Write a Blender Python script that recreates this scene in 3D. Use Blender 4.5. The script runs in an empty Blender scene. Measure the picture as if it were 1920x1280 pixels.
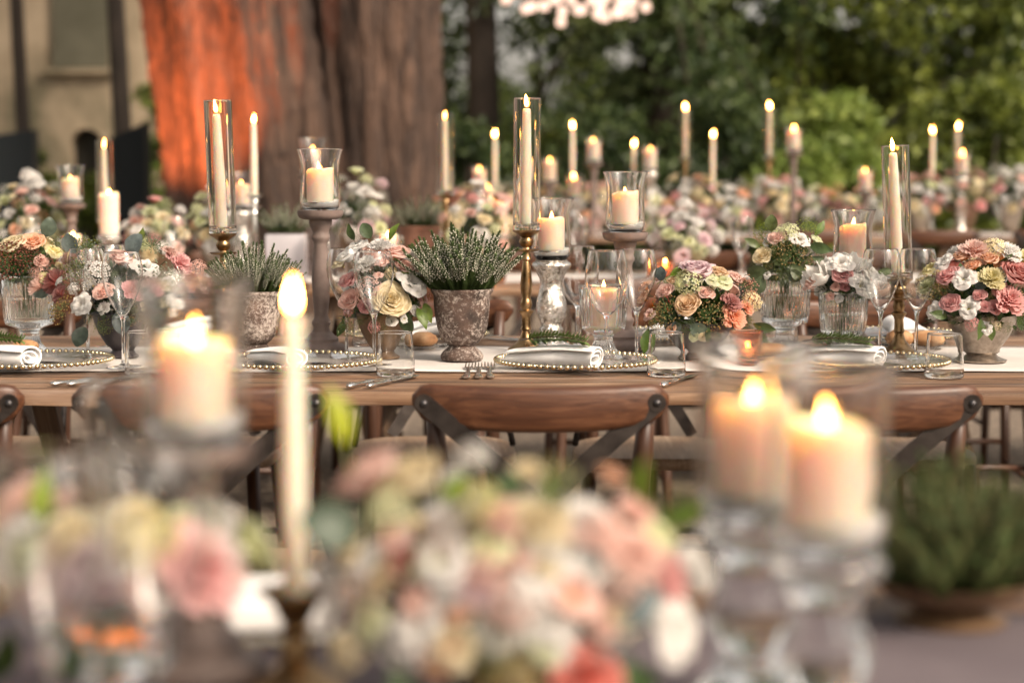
import bpy, bmesh, math, random
import numpy as np
from mathutils import Vector, Matrix, Euler

scene = bpy.context.scene
col = scene.collection
R = math.radians
PI = math.pi

# ------------------------------------------------------------------ camera
cam_data = bpy.data.cameras.new('camera')
cam = bpy.data.objects.new('camera', cam_data)
col.objects.link(cam)
cam.location = (0, 0, 1.19)
cam.rotation_euler = (R(90 - 5.25), 0, 0)
cam_data.sensor_width = 36
cam_data.lens = 69.75
cam_data.clip_start = 0.05
cam_data.clip_end = 800
cam_data.dof.use_dof = True
cam_data.dof.focus_distance = 4.02
cam_data.dof.aperture_fstop = 2.7
scene.camera = cam

# ------------------------------------------------------------------ sky, sun, exposure
SUN_EL, SUN_AZ = 38.0, 135.0          # azimuth clockwise from +Y: behind the camera, to its right
world = bpy.data.worlds.new('World')
scene.world = world
world.use_nodes = True
wn = world.node_tree
wn.nodes.clear()
sky = wn.nodes.new('ShaderNodeTexSky')
sky.sky_type = 'NISHITA'
sky.sun_disc = False
sky.sun_elevation = R(SUN_EL)
sky.sun_rotation = R(SUN_AZ)
sky.air_density = 1.0
sky.dust_density = 4.0
sky.ozone_density = 1.0
hs = wn.nodes.new('ShaderNodeHueSaturation')
hs.inputs["Saturation"].default_value = 0.22
bg = wn.nodes.new('ShaderNodeBackground')
bg.inputs['Strength'].default_value = 0.08
wo = wn.nodes.new('ShaderNodeOutputWorld')
wn.links.new(sky.outputs[0], hs.inputs['Color'])
wt = wn.nodes.new('ShaderNodeMixRGB'); wt.blend_type = 'MULTIPLY'; wt.inputs[0].default_value = 1.0
wt.inputs[2].default_value = (1.10, 0.99, 0.87, 1)      # the evening's warmth over the whole sky
wn.links.new(hs.outputs[0], wt.inputs[1])
wn.links.new(wt.outputs[0], bg.inputs['Color'])
wn.links.new(bg.outputs[0], wo.inputs['Surface'])

sun_data = bpy.data.lights.new('sun', 'SUN')
sun_data.energy = 1.45
sun_data.angle = R(12)
sun_data.color = (1.0, 0.83, 0.66)
sun = bpy.data.objects.new('sun', sun_data)
col.objects.link(sun)
_d = Vector((math.sin(R(SUN_AZ)) * math.cos(R(SUN_EL)), math.cos(R(SUN_AZ)) * math.cos(R(SUN_EL)), math.sin(R(SUN_EL))))
sun.rotation_euler = _d.to_track_quat('Z', 'Y').to_euler()
sun.location = _d * 60

scene.view_settings.view_transform = 'Standard'
scene.view_settings.look = 'None'
scene.view_settings.gamma = 1
scene.view_settings.use_curve_mapping = False
scene.view_settings.exposure = 1.5

scene.render.engine = 'CYCLES'
cy = scene.cycles
cy.max_bounces = 20
cy.diffuse_bounces = 3
cy.glossy_bounces = 6
cy.transmission_bounces = 20
cy.transparent_max_bounces = 16
cy.volume_bounces = 0
cy.sample_clamp_indirect = 6.0
cy.sample_clamp_direct = 0.0
cy.blur_glossy = 0.5
cy.use_denoising = True
cy.denoiser = 'OPENIMAGEDENOISE'
cy.denoising_input_passes = 'RGB_ALBEDO_NORMAL'

# ------------------------------------------------------------------ mesh helpers
class MB:
    """collects verts and faces; build one mesh"""
    def __init__(s):
        s.v = []; s.f = []; s.m = []; s.t = []
    def add(s, vs, fs, mi=0, M=None, tint=None):
        b = len(s.v)
        for i, p in enumerate(vs):
            p = Vector(p)
            s.v.append(M @ p if M else p)
            s.t.append(tint[i] if tint else 0.5)
        for f in fs:
            s.f.append([b + i for i in f]); s.m.append(mi)
        return s
    def lathe(s, prof, seg=32, fn=None, mi=0, M=None):
        vs = []; fs = []; rings = []
        for (r, z) in prof:
            if r < 1e-6:
                rings.append([len(vs)]); vs.append((0, 0, z))
            else:
                ring = []
                for k in range(seg):
                    a = 2 * PI * k / seg
                    rr = fn(a, r, z) if fn else r
                    ring.append(len(vs)); vs.append((rr * math.cos(a), rr * math.sin(a), z))
                rings.append(ring)
        for a, b in zip(rings, rings[1:]):
            for k in range(seg):
                k2 = (k + 1) % seg
                if len(a) == 1 and len(b) == 1: break
                if len(a) == 1: fs.append((a[0], b[k2], b[k]))
                elif len(b) == 1: fs.append((a[k], a[k2], b[0]))
                else: fs.append((a[k], a[k2], b[k2], b[k]))
        return s.add(vs, fs, mi, M)
    def tube(s, path, rad, seg=8, mi=0, flat=1.0, cap=True):
        path = [Vector(p) for p in path]
        n = len(path)
        if not isinstance(rad, (list, tuple)): rad = [rad] * n
        vs = []; fs = []
        up = Vector((0.013, 0.021, 1))
        if abs((path[-1] - path[0]).normalized().z) > 0.9: up = Vector((0, 1, 0.01))
        for i, p in enumerate(path):
            d = (path[min(i + 1, n - 1)] - path[max(i - 1, 0)]).normalized()
            x = d.cross(up).normalized(); y = x.cross(d).normalized()
            for k in range(seg):
                a = 2 * PI * k / seg
                vs.append(p + x * (rad[i] * math.cos(a)) + y * (rad[i] * flat * math.sin(a)))
        for i in range(n - 1):
            for k in range(seg):
                k2 = (k + 1) % seg
                fs.append((i * seg + k, i * seg + k2, (i + 1) * seg + k2, (i + 1) * seg + k))
        if cap:
            fs.append(tuple(reversed(range(seg)))); fs.append(tuple(range((n - 1) * seg, n * seg)))
        return s.add(vs, fs, mi)
    def box(s, c, size, mi=0, M=None):
        x, y, z = [q / 2 for q in size]
        vs = [Vector((i * x, j * y, k * z)) + Vector(c) for i in (-1, 1) for j in (-1, 1) for k in (-1, 1)]
        fs = [(0, 1, 3, 2), (4, 6, 7, 5), (0, 4, 5, 1), (2, 3, 7, 6), (0, 2, 6, 4), (1, 5, 7, 3)]
        return s.add(vs, fs, mi, M)
    def grid(s, fn, nu, nv, mi=0, M=None, tintfn=None, wrap=False):
        vs = []; ts = []; fs = []
        for j in range(nv + 1):
            for i in range(nu + 1):
                vs.append(fn(i / nu, j / nv))
                ts.append(tintfn(i / nu, j / nv) if tintfn else 0.5)
        w = nu + 1
        for j in range(nv):
            for i in range(nu):
                fs.append((j * w + i, j * w + i + 1, (j + 1) * w + i + 1, (j + 1) * w + i))
        return s.add(vs, fs, mi, M, ts)
    def mesh(s, name, mats, smooth=True, sharp=None, tint=False):
        me = bpy.data.meshes.new(name)
        me.from_pydata([tuple(p) for p in s.v], [], s.f)
        for m in (mats if isinstance(mats, (list, tuple)) else [mats]): me.materials.append(m)
        if len(me.materials) > 1: me.polygons.foreach_set('material_index', s.m)
        if smooth:
            me.polygons.foreach_set('use_smooth', [True] * len(me.polygons))
            if sharp: me.set_sharp_from_angle(angle=R(sharp))
        if tint:
            a = me.attributes.new('tint', 'FLOAT', 'POINT')
            a.data.foreach_set('value', s.t)
        me.update()
        return me

def shell(outer, t, zfloor, close=True):
    """closed profile of a thin walled vessel: outer profile, then the inner wall back down to its floor"""
    (ra, za), (rb, zb) = outer[-2:]
    f = 1 - 1.6 * t / math.hypot(rb - ra, zb - za)
    outer = outer[:-1] + [(ra + (rb - ra) * f, za + (zb - za) * f), (rb, zb)]
    inner = [(max(r - t, 0.0005), z) for (r, z) in outer if z > zfloor + 1e-4 and r > t * 1.5]
    rf = None
    for (r0, z0), (r1, z1) in zip(outer, outer[1:]):
        if z0 <= zfloor <= z1 and z1 > z0: rf = r0 + (r1 - r0) * (zfloor - z0) / (z1 - z0)
    foot = [(rf - t * 1.6, zfloor + t * 0.1), (max(rf - t * 3.5, 0.0003), zfloor)] if rf and rf > t * 4.5 else []
    if foot: inner = [(rf - t, zfloor + t)] + [q for q in inner if q[1] > zfloor + t * 1.3]
    R1, Z1 = outer[-1]
    rim = [(R1 - t * 0.15, Z1 + t * 0.35), (R1 - t * 0.5, Z1 + t * 0.5), (R1 - t * 0.85, Z1 + t * 0.35)]
    return outer + rim + inner[::-1] + foot + [(0, zfloor)]

def bevel_box(name, size, b, mat, seg=1, jitter=0.0, cuts=0, rng=None):
    bm = bmesh.new()
    bmesh.ops.create_cube(bm, size=1)
    for v in bm.verts: v.co = Vector((v.co.x * size[0], v.co.y * size[1], v.co.z * size[2]))
    if cuts:
        es = [e for e in bm.edges if abs(e.verts[0].co.x - e.verts[1].co.x) > 1e-4]
        bmesh.ops.subdivide_edges(bm, edges=es, cuts=cuts)
        if jitter and rng:
            for v in bm.verts:
                v.co.y += rng.uniform(-jitter, jitter) * 0.5
                if v.co.z < 0: v.co.z += rng.uniform(-jitter, jitter)
    bmesh.ops.bevel(bm, geom=[e for e in bm.edges if e.calc_face_angle(0) > 0.6], offset=b, segments=seg, affect='EDGES', profile=0.6)
    me = bpy.data.meshes.new(name); bm.to_mesh(me); bm.free()
    me.materials.append(mat)
    me.polygons.foreach_set('use_smooth', [True] * len(me.polygons))
    me.set_sharp_from_angle(angle=R(40))
    return me

LABELS = {}
def tag(o, label, cat, group=None, kind=None):
    o['label'] = label; o['category'] = cat
    if group: o['group'] = group
    if kind: o['kind'] = kind
    if label in LABELS and LABELS[label] != (group or object()): print('DUP LABEL', label)
    LABELS[label] = group
    return o
def put(name, me, parent=None, loc=(0, 0, 0), rot=(0, 0, 0), sc=1.0, color=None):
    o = bpy.data.objects.new(name, me)
    col.objects.link(o)
    if parent: o.parent = parent
    o.location = loc
    if isinstance(rot, Matrix): o.rotation_euler = rot.to_euler()
    else: o.rotation_euler = rot
    o.scale = (sc, sc, sc) if isinstance(sc, (int, float)) else sc
    if color: o.color = (*color, 1)
    return o
def thing(name, label, cat, loc=(0, 0, 0), rz=0.0, group=None, rot=None):
    o = bpy.data.objects.new(name, None)
    col.objects.link(o)
    o.empty_display_size = 0.02
    o.location = loc
    o.rotation_euler = rot if rot else (0, 0, rz)
    return tag(o, label, cat, group)
def one(name, me, label, cat, loc=(0, 0, 0), rot=(0, 0, 0), sc=1.0, group=None, color=None, kind=None):
    return tag(put(name, me, None, loc, rot, sc, color), label, cat, group, kind)
CACHE = {}
def cached(key, fn):
    if key not in CACHE: CACHE[key] = fn()
    return CACHE[key]
def aim(d, spin=0.0):
    """rotation that turns local +Z to direction d"""
    q = Vector(d).normalized().to_track_quat('Z', 'Y')
    return (q @ Euler((0, 0, spin)).to_quaternion()).to_matrix()

# ------------------------------------------------------------------ materials
def nodes(name):
    m = bpy.data.materials.new(name); m.use_nodes = True
    nt = m.node_tree; nt.nodes.clear()
    out = nt.nodes.new('ShaderNodeOutputMaterial')
    return m, nt, out
def nd(nt, t, **kw):
    n = nt.nodes.new('ShaderNode' + t)
    for k, v in kw.items():
        k = k.replace('_', ' ')
        hit = [i for i in n.inputs if i.name.lower() == k.lower()]
        if hit:
            if hasattr(v, 'links') or isinstance(v, bpy.types.NodeSocket): nt.links.new(v, hit[0])
            else: hit[0].default_value = (*v, 1) if isinstance(v, tuple) and len(v) == 3 and hit[0].type == 'RGBA' else v
        else: setattr(n, k.replace(' ', '_'), v)
    return n
def ramp(nt, fac, stops):
    n = nt.nodes.new('ShaderNodeValToRGB')
    e = n.color_ramp.elements
    while len(e) < len(stops): e.new(0.5)
    for el, (p, c) in zip(e, stops):
        el.position = p; el.color = (*c, 1) if len(c) == 3 else c
    nt.links.new(fac, n.inputs[0])
    return n.outputs[0]
def coords(nt, scale=(1, 1, 1), kind='Object', per_object=True):
    tc = nt.nodes.new('ShaderNodeTexCoord')
    mp = nt.nodes.new('ShaderNodeMapping')
    mp.inputs['Scale'].default_value = scale
    nt.links.new(tc.outputs[kind], mp.inputs['Vector'])
    if per_object:
        oi = nt.nodes.new('ShaderNodeObjectInfo')
        mu = nt.nodes.new('ShaderNodeMath'); mu.operation = 'MULTIPLY'; mu.inputs[1].default_value = 37.0
        nt.links.new(oi.outputs['Random'], mu.inputs[0])
        nt.links.new(mu.outputs[0], mp.inputs['Location'])
    return mp.outputs[0]
def pbr(name, stops, scale=30, detail=6, rough=(0.5, 0.6), metal=0.0, bump=0.0, bscale=None, stretch=(1, 1, 1), distort=0.0, bdist=0.002, **kw):
    """noise driven base colour + roughness + bump"""
    m, nt, out = nodes(name)
    v = coords(nt, stretch)
    n1 = nd(nt, 'TexNoise', Vector=v, Scale=scale, Detail=detail, Roughness=0.6, Distortion=distort)
    c = ramp(nt, n1.outputs[0], stops)
    b = nd(nt, 'BsdfPrincipled', Base_Color=c, Metallic=metal)
    rr = nd(nt, 'MapRange', Value=n1.outputs[0], To_Min=rough[0], To_Max=rough[1])
    nt.links.new(rr.outputs[0], b.inputs['Roughness'])
    if bump:
        n2 = nd(nt, 'TexNoise', Vector=v, Scale=bscale or scale * 2, Detail=5)
        bp = nd(nt, 'Bump', Strength=bump, Distance=bdist, Height=n2.outputs[0])
        nt.links.new(bp.outputs[0], b.inputs['Normal'])
    for k, val in kw.items(): b.inputs[k.replace('_', ' ')].default_value = val
    nt.links.new(b.outputs[0], out.inputs[0])
    return m

M = {}
def wood(name, dark, mid, light, scale=6, axis=0, rough=(0.45, 0.65), bump=0.25):
    st = [14, 14, 14]; st[axis] = 1.0
    return pbr(name, [(0.25, dark), (0.5, mid), (0.75, light)], scale=scale, detail=8, rough=rough, bump=bump, bscale=scale * 2.2, stretch=tuple(st), distort=0.6, bdist=0.003)
M['table_wood'] = wood('table_wood', (0.035, 0.015, 0.008), (0.125, 0.062, 0.034), (0.27, 0.16, 0.10), scale=2.6, bump=0.5)
def plank_mat():
    m, nt, out = nodes('weathered_planks')
    v = coords(nt, (1.0, 15, 15)); v2 = coords(nt, (0.7, 40, 40)); v3 = coords(nt, (1.6, 5, 5))
    a = nd(nt, 'TexNoise', Vector=v, Scale=2.4, Detail=9, Roughness=0.65, Distortion=0.7)
    base = ramp(nt, a.outputs[0], [(0.30, (0.06, 0.028, 0.014)), (0.48, (0.17, 0.092, 0.050)), (0.72, (0.36, 0.23, 0.145))])
    w = nd(nt, 'TexNoise', Vector=v3, Scale=2.2, Detail=5)
    wf = ramp(nt, w.outputs[0], [(0.5, (0, 0, 0)), (0.72, (0.7,) * 3)])
    mx = nd(nt, 'MixRGB'); nt.links.new(wf, mx.inputs[0]); nt.links.new(base, mx.inputs[1]); mx.inputs[2].default_value = (0.33, 0.24, 0.185, 1)
    c = nd(nt, 'TexNoise', Vector=v2, Scale=1.6, Detail=4, Roughness=0.55)
    cf = ramp(nt, c.outputs[0], [(0.34, (1, 1, 1)), (0.41, (0, 0, 0))])
    m2 = nd(nt, 'MixRGB'); nt.links.new(cf, m2.inputs[0]); nt.links.new(mx.outputs[0], m2.inputs[1]); m2.inputs[2].default_value = (0.016, 0.009, 0.006, 1)
    b = nd(nt, 'BsdfPrincipled', Roughness=0.55); nt.links.new(m2.outputs[0], b.inputs['Base Color'])
    sub = nd(nt, 'Math', operation='SUBTRACT'); nt.links.new(a.outputs[0], sub.inputs[0]); nt.links.new(cf, sub.inputs[1])
    bp = nd(nt, 'Bump', Strength=0.6, Distance=0.002, Height=sub.outputs[0]); nt.links.new(bp.outputs[0], b.inputs['Normal'])
    nt.links.new(b.outputs[0], out.inputs[0]); return m
M['table_wood'] = plank_mat()
M['trestle'] = wood('trestle_wood', (0.07, 0.04, 0.025), (0.14, 0.085, 0.05), (0.24, 0.16, 0.10), scale=4, axis=2)
M['chair_wood'] = wood('chair_wood', (0.028, 0.009, 0.004), (0.080, 0.029, 0.012), (0.145, 0.060, 0.027), scale=7, rough=(0.3, 0.55), bump=0.15)
M['post_wood'] = wood('post_wood', (0.03, 0.012, 0.007), (0.062, 0.027, 0.015), (0.10, 0.048, 0.027), scale=5, axis=2, rough=(0.35, 0.5), bump=0.08)
M['seat_wood'] = wood('seat_wood', (0.20, 0.13, 0.085), (0.32, 0.22, 0.15), (0.45, 0.34, 0.25), scale=5, axis=1, rough=(0.35, 0.5), bump=0.05)
M['strap'] = pbr('strap_iron', [(0.3, (0.022, 0.017, 0.015)), (0.7, (0.06, 0.048, 0.042))], 25, rough=(0.35, 0.6), metal=0.6, bump=0.15)
M['bolt'] = pbr('bolt_iron', [(0.3, (0.05, 0.05, 0.055)), (0.7, (0.12, 0.11, 0.11))], 60, rough=(0.3, 0.5), metal=0.8)
M['stand'] = pbr('stand_greige', [(0.3, (0.135, 0.098, 0.085)), (0.7, (0.22, 0.165, 0.145))], 35, rough=(0.5, 0.7), bump=0.15)
M['brass'] = pbr('aged_brass', [(0.3, (0.14, 0.085, 0.04)), (0.55, (0.34, 0.22, 0.11)), (0.8, (0.52, 0.37, 0.22))], 40, rough=(0.18, 0.42), metal=1.0, bump=0.06)
M['gold'] = pbr('gold_bead', [(0.3, (0.58, 0.46, 0.27)), (0.7, (0.80, 0.68, 0.46))], 40, rough=(0.12, 0.25), metal=1.0)
M['pewter'] = pbr('pewter', [(0.3, (0.24, 0.20, 0.165)), (0.7, (0.46, 0.40, 0.34))], 90, rough=(0.3, 0.5), metal=0.9, bump=0.25, bscale=220)
M['silver'] = pbr('silver', [(0.3, (0.62, 0.60, 0.56)), (0.7, (0.82, 0.80, 0.77))], 30, rough=(0.12, 0.28), metal=1.0)
M['dark_bowl'] = pbr('dark_bowl', [(0.3, (0.025, 0.021, 0.024)), (0.7, (0.055, 0.045, 0.05))], 25, rough=(0.3, 0.5), bump=0.1)
M['brown_bowl'] = pbr('brown_bowl', [(0.3, (0.10, 0.055, 0.028)), (0.7, (0.24, 0.15, 0.085))], 40, rough=(0.35, 0.6), metal=0.3, bump=0.3)
M['terracotta'] = pbr('terracotta', [(0.3, (0.17, 0.075, 0.05)), (0.7, (0.30, 0.15, 0.10))], 30, rough=(0.6, 0.85), bump=0.3)
M['linen'] = pbr('white_linen', [(0.3, (0.76, 0.75, 0.74)), (0.7, (0.84, 0.83, 0.82))], 40, rough=(0.8, 0.95), bump=0.25, bscale=420, bdist=0.0008)
M['linen_rose'] = pbr('blush_linen', [(0.3, (0.62, 0.52, 0.48)), (0.7, (0.70, 0.60, 0.56))], 40, rough=(0.8, 0.95), bump=0.25, bscale=420, bdist=0.0008)
M['runner'] = pbr('runner_linen', [(0.3, (0.52, 0.48, 0.45)), (0.7, (0.62, 0.58, 0.55))], 12, rough=(0.85, 0.95), bump=0.3, bscale=500, bdist=0.0008)
M['runner_grey'] = pbr('runner_grey', [(0.3, (0.10, 0.08, 0.09)), (0.7, (0.14, 0.115, 0.125))], 12, rough=(0.85, 0.95), bump=0.3, bscale=500, bdist=0.0008)
M['sand'] = pbr('white_sand', [(0.3, (0.72, 0.72, 0.72)), (0.7, (0.86, 0.86, 0.86))], 300, rough=(0.8, 0.9), bump=0.5, bscale=900, bdist=0.001)
M['wick'] = pbr('wick', [(0.3, (0.01, 0.008, 0.007)), (0.7, (0.03, 0.02, 0.015))], 80)
M['crust'] = pbr('bread_crust', [(0.3, (0.20, 0.085, 0.03)), (0.5, (0.42, 0.22, 0.10)), (0.75, (0.62, 0.42, 0.24))], 26, rough=(0.55, 0.75), bump=0.6, bscale=60)
M['porcelain'] = pbr('porcelain', [(0.3, (0.42, 0.40, 0.43)), (0.7, (0.50, 0.48, 0.51))], 10, rough=(0.12, 0.2))
M['stem'] = pbr('stem_green', [(0.3, (0.05, 0.09, 0.02)), (0.7, (0.10, 0.16, 0.045))], 40, rough=(0.45, 0.6))
M['twig'] = pbr('twig_brown', [(0.3, (0.05, 0.03, 0.02)), (0.7, (0.12, 0.08, 0.05))], 40)
M['rosemary'] = pbr('rosemary', [(0.3, (0.07, 0.12, 0.025)), (0.7, (0.17, 0.24, 0.07))], 60, rough=(0.4, 0.6))
M['heather_green'] = pbr('heather_green', [(0.3, (0.036, 0.068, 0.018)), (0.7, (0.11, 0.16, 0.045))], 40, rough=(0.5, 0.7))
M['heather_white'] = pbr('heather_white', [(0.3, (0.55, 0.53, 0.42)), (0.7, (0.74, 0.72, 0.62))], 60, rough=(0.6, 0.8))
M['heather_dry'] = pbr('heather_dry', [(0.3, (0.16, 0.15, 0.05)), (0.7, (0.30, 0.27, 0.12))], 60, rough=(0.6, 0.8))
M['soil'] = pbr('soil', [(0.3, (0.02, 0.014, 0.01)), (0.7, (0.05, 0.035, 0.025))], 60, rough=(0.9, 1), bump=0.8)

def urn_mat():
    m, nt, out = nodes('weathered_urn')
    v = coords(nt)
    a = nd(nt, 'TexNoise', Vector=v, Scale=22, Detail=6)
    base = ramp(nt, a.outputs[0], [(0.3, (0.022, 0.014, 0.011)), (0.5, (0.075, 0.045, 0.034)), (0.75, (0.16, 0.10, 0.075))])
    w = nd(nt, 'TexNoise', Vector=v, Scale=130, Detail=9, Roughness=0.8, Distortion=0.4)
    big = nd(nt, 'TexNoise', Vector=v, Scale=14, Detail=3)
    ad = nd(nt, 'Math', operation='MULTIPLY_ADD'); nt.links.new(big.outputs[0], ad.inputs[0]); ad.inputs[1].default_value = 0.45; nt.links.new(w.outputs[0], ad.inputs[2])
    f = ramp(nt, ad.outputs[0], [(0.70, (0, 0, 0)), (0.86, (1, 1, 1))])
    mx = nd(nt, 'MixRGB'); nt.links.new(f, mx.inputs[0]); nt.links.new(base, mx.inputs[1]); mx.inputs[2].default_value = (0.52, 0.45, 0.40, 1)
    b = nd(nt, 'BsdfPrincipled', Roughness=0.75); nt.links.new(mx.outputs[0], b.inputs['Base Color'])
    bp = nd(nt, 'Bump', Strength=0.7, Distance=0.003, Height=w.outputs[0]); nt.links.new(bp.outputs[0], b.inputs['Normal'])
    nt.links.new(b.outputs[0], out.inputs[0]); return m
M['urn'] = urn_mat()

def mercury_mat():
    m, nt, out = nodes('mercury_glass')
    v = coords(nt)
    a = nd(nt, 'TexNoise', Vector=v, Scale=70, Detail=8, Roughness=0.75, Distortion=1.0)
    c = ramp(nt, a.outputs[0], [(0.38, (0.10, 0.075, 0.05)), (0.47, (0.60, 0.56, 0.50)), (0.56, (0.93, 0.91, 0.88))])
    b = nd(nt, 'BsdfPrincipled', Metallic=0.95, Base_Color=c)
    rr = ramp(nt, a.outputs[0], [(0.38, (0.4,) * 3), (0.5, (0.03,) * 3)])
    nt.links.new(rr, b.inputs['Roughness'])
    b.inputs['Coat Weight'].default_value = 0.6
    bp = nd(nt, 'Bump', Strength=0.9, Distance=0.003, Height=a.outputs[0]); nt.links.new(bp.outputs[0], b.inputs['Normal'])
    nt.links.new(b.outputs[0], out.inputs[0]); return m
M['mercury'] = mercury_mat()

def glass_mat(name, color=(1, 1, 1), rough=0.0, ior=1.46):
    m, nt, out = nodes(name)
    b = nd(nt, 'BsdfPrincipled', Base_Color=color, Roughness=rough, IOR=ior)
    b.inputs['Transmission Weight'].default_value = 1.0
    nt.links.new(b.outputs[0], out.inputs[0]); return m
M['glass'] = glass_mat('clear_glass', (0.985, 0.99, 0.985))
M['copper_glass'] = glass_mat('copper_glass', (0.95, 0.52, 0.34), 0.06)
M['water'] = glass_mat('vase_water', (0.96, 0.985, 0.95), 0.0, 1.33)

def wax_mat():
    m, nt, out = nodes('ivory_wax')
    v = coords(nt)
    a = nd(nt, 'TexNoise', Vector=v, Scale=30, Detail=4)
    c = ramp(nt, a.outputs[0], [(0.3, (0.86, 0.66, 0.54)), (0.7, (0.88, 0.71, 0.60))])
    b = nd(nt, 'BsdfPrincipled', Base_Color=c, Roughness=0.42)
    b.inputs['Subsurface Weight'].default_value = 1.0
    b.inputs['Subsurface Radius'].default_value = (1.0, 0.46, 0.24)
    b.inputs['Subsurface Scale'].default_value = 0.040
    nt.links.new(b.outputs[0], out.inputs[0]); return m
M['wax'] = wax_mat()

FLAME = 56.0
def flame_mat():
    m, nt, out = nodes('candle_flame')
    tc = nt.nodes.new('ShaderNodeTexCoord')
    sp = nd(nt, 'SeparateXYZ', Vector=tc.outputs['Generated'])
    c = ramp(nt, sp.outputs['Z'], [(0.0, (1.0, 0.28, 0.04)), (0.25, (1.0, 0.42, 0.08)), (0.6, (1.0, 0.47, 0.10)), (1.0, (1.0, 0.32, 0.05))])
    s = ramp(nt, sp.outputs['Z'], [(0.0, (0.15,) * 3), (0.22, (0.7,) * 3), (0.5, (1,) * 3), (1.0, (0.5,) * 3)])
    mu = nd(nt, 'Math', operation='MULTIPLY'); nt.links.new(s, mu.inputs[0]); mu.inputs[1].default_value = FLAME
    e = nt.nodes.new('ShaderNodeEmission'); nt.links.new(c, e.inputs[0]); nt.links.new(mu.outputs[0], e.inputs[1])
    nt.links.new(e.outputs[0], out.inputs[0]); return m
M['flame'] = flame_mat()
def bulb_mat():
    m, nt, out = nodes('bulb_glow')
    e = nt.nodes.new('ShaderNodeEmission'); e.inputs[0].default_value = (1.0, 0.66, 0.50, 1); e.inputs[1].default_value = 0.75
    nt.links.new(e.outputs[0], out.inputs[0]); return m
M['bulb'] = bulb_mat()

def plant_mat(name, petal):
    """object colour; petals deepen a little towards their base"""
    m, nt, out = nodes(name)
    oi = nt.nodes.new('ShaderNodeObjectInfo')
    at = nt.nodes.new('ShaderNodeAttribute'); at.attribute_name = 'tint'
    v = coords(nt)
    n1 = nd(nt, 'TexNoise', Vector=v, Scale=3.0 if petal else 4.0, Detail=5)
    hsv = nt.nodes.new('ShaderNodeHueSaturation')
    nt.links.new(oi.outputs['Color'], hsv.inputs['Color'])
    sat = nd(nt, 'MapRange', Value=at.outputs['Fac'], To_Min=1.6 if petal else 1.15, To_Max=0.85 if petal else 1.0)
    val = nd(nt, 'MapRange', Value=n1.outputs[0], From_Min=0.3, From_Max=0.7, To_Min=0.9 if petal else 0.7, To_Max=1.05 if petal else 1.25)
    nt.links.new(sat.outputs[0], hsv.inputs['Saturation']); nt.links.new(val.outputs[0], hsv.inputs['Value'])
    b = nd(nt, 'BsdfPrincipled', Roughness=0.55 if petal else 0.42)
    nt.links.new(hsv.outputs[0], b.inputs['Base Color'])
    bp = nd(nt, 'Bump', Strength=0.15, Distance=0.02, Height=n1.outputs[0]); nt.links.new(bp.outputs[0], b.inputs['Normal'])
    tr = nt.nodes.new('ShaderNodeBsdfTranslucent'); nt.links.new(hsv.outputs[0], tr.inputs[0])
    mx = nt.nodes.new('ShaderNodeMixShader'); mx.inputs[0].default_value = 0.45 if petal else 0.28
    nt.links.new(b.outputs[0], mx.inputs[1]); nt.links.new(tr.outputs[0], mx.inputs[2])
    nt.links.new(mx.outputs[0], out.inputs[0]); return m
M['petal'] = plant_mat('petal', True)
M['leaf'] = plant_mat('leaf', False)

def tree_leaf(name, a, b_, c_):
    m, nt, out = nodes(name)
    v = coords(nt, per_object=False)
    n1 = nd(nt, 'TexNoise', Vector=v, Scale=1.1, Detail=3)
    n2 = nd(nt, 'TexWhiteNoise', noise_dimensions='3D')
    geo = nt.nodes.new('ShaderNodeNewGeometry')
    ad = nd(nt, 'Math', operation='MULTIPLY_ADD'); nt.links.new(geo.outputs['Random Per Island'], ad.inputs[0]); ad.inputs[1].default_value = 0.5
    nt.links.new(n1.outputs[0], ad.inputs[2])
    cc = ramp(nt, ad.outputs[0], [(0.45, a), (0.75, b_), (1.0, c_)])
    b = nd(nt, 'BsdfPrincipled', Roughness=0.5); nt.links.new(cc, b.inputs['Base Color'])
    tr = nt.nodes.new('ShaderNodeBsdfTranslucent'); nt.links.new(cc, tr.inputs[0])
    mx = nt.nodes.new('ShaderNodeMixShader'); mx.inputs[0].default_value = 0.3
    nt.links.new(b.outputs[0], mx.inputs[1]); nt.links.new(tr.outputs[0], mx.inputs[2])
    nt.links.new(mx.outputs[0], out.inputs[0]); return m
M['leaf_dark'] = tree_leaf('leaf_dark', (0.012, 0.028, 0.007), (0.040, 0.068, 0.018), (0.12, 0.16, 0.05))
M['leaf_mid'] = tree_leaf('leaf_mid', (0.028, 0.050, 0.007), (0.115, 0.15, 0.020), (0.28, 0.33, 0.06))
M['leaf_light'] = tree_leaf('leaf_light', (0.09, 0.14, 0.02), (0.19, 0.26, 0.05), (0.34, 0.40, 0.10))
M['bark'] = pbr('bark', [(0.32, (0.018, 0.010, 0.007)), (0.5, (0.058, 0.033, 0.022)), (0.72, (0.125, 0.072, 0.048))], 3.0, detail=8, rough=(0.8, 0.95), bump=1.0, bscale=3.6, stretch=(2.4, 2.4, 0.42), distort=1.6, bdist=0.26)
M['dark_bark'] = pbr('dark_bark', [(0.3, (0.016, 0.012, 0.009)), (0.7, (0.05, 0.036, 0.027))], 4, rough=(0.85, 0.95), bump=0.8, stretch=(3, 3, 0.6), bdist=0.03)
M['plaster'] = pbr('plaster', [(0.34, (0.13, 0.115, 0.07)), (0.5, (0.38, 0.30, 0.205)), (0.70, (0.58, 0.46, 0.33))], 0.55, detail=7, rough=(0.85, 0.95), bump=0.4, bscale=14, distort=0.5, bdist=0.01)
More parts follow.
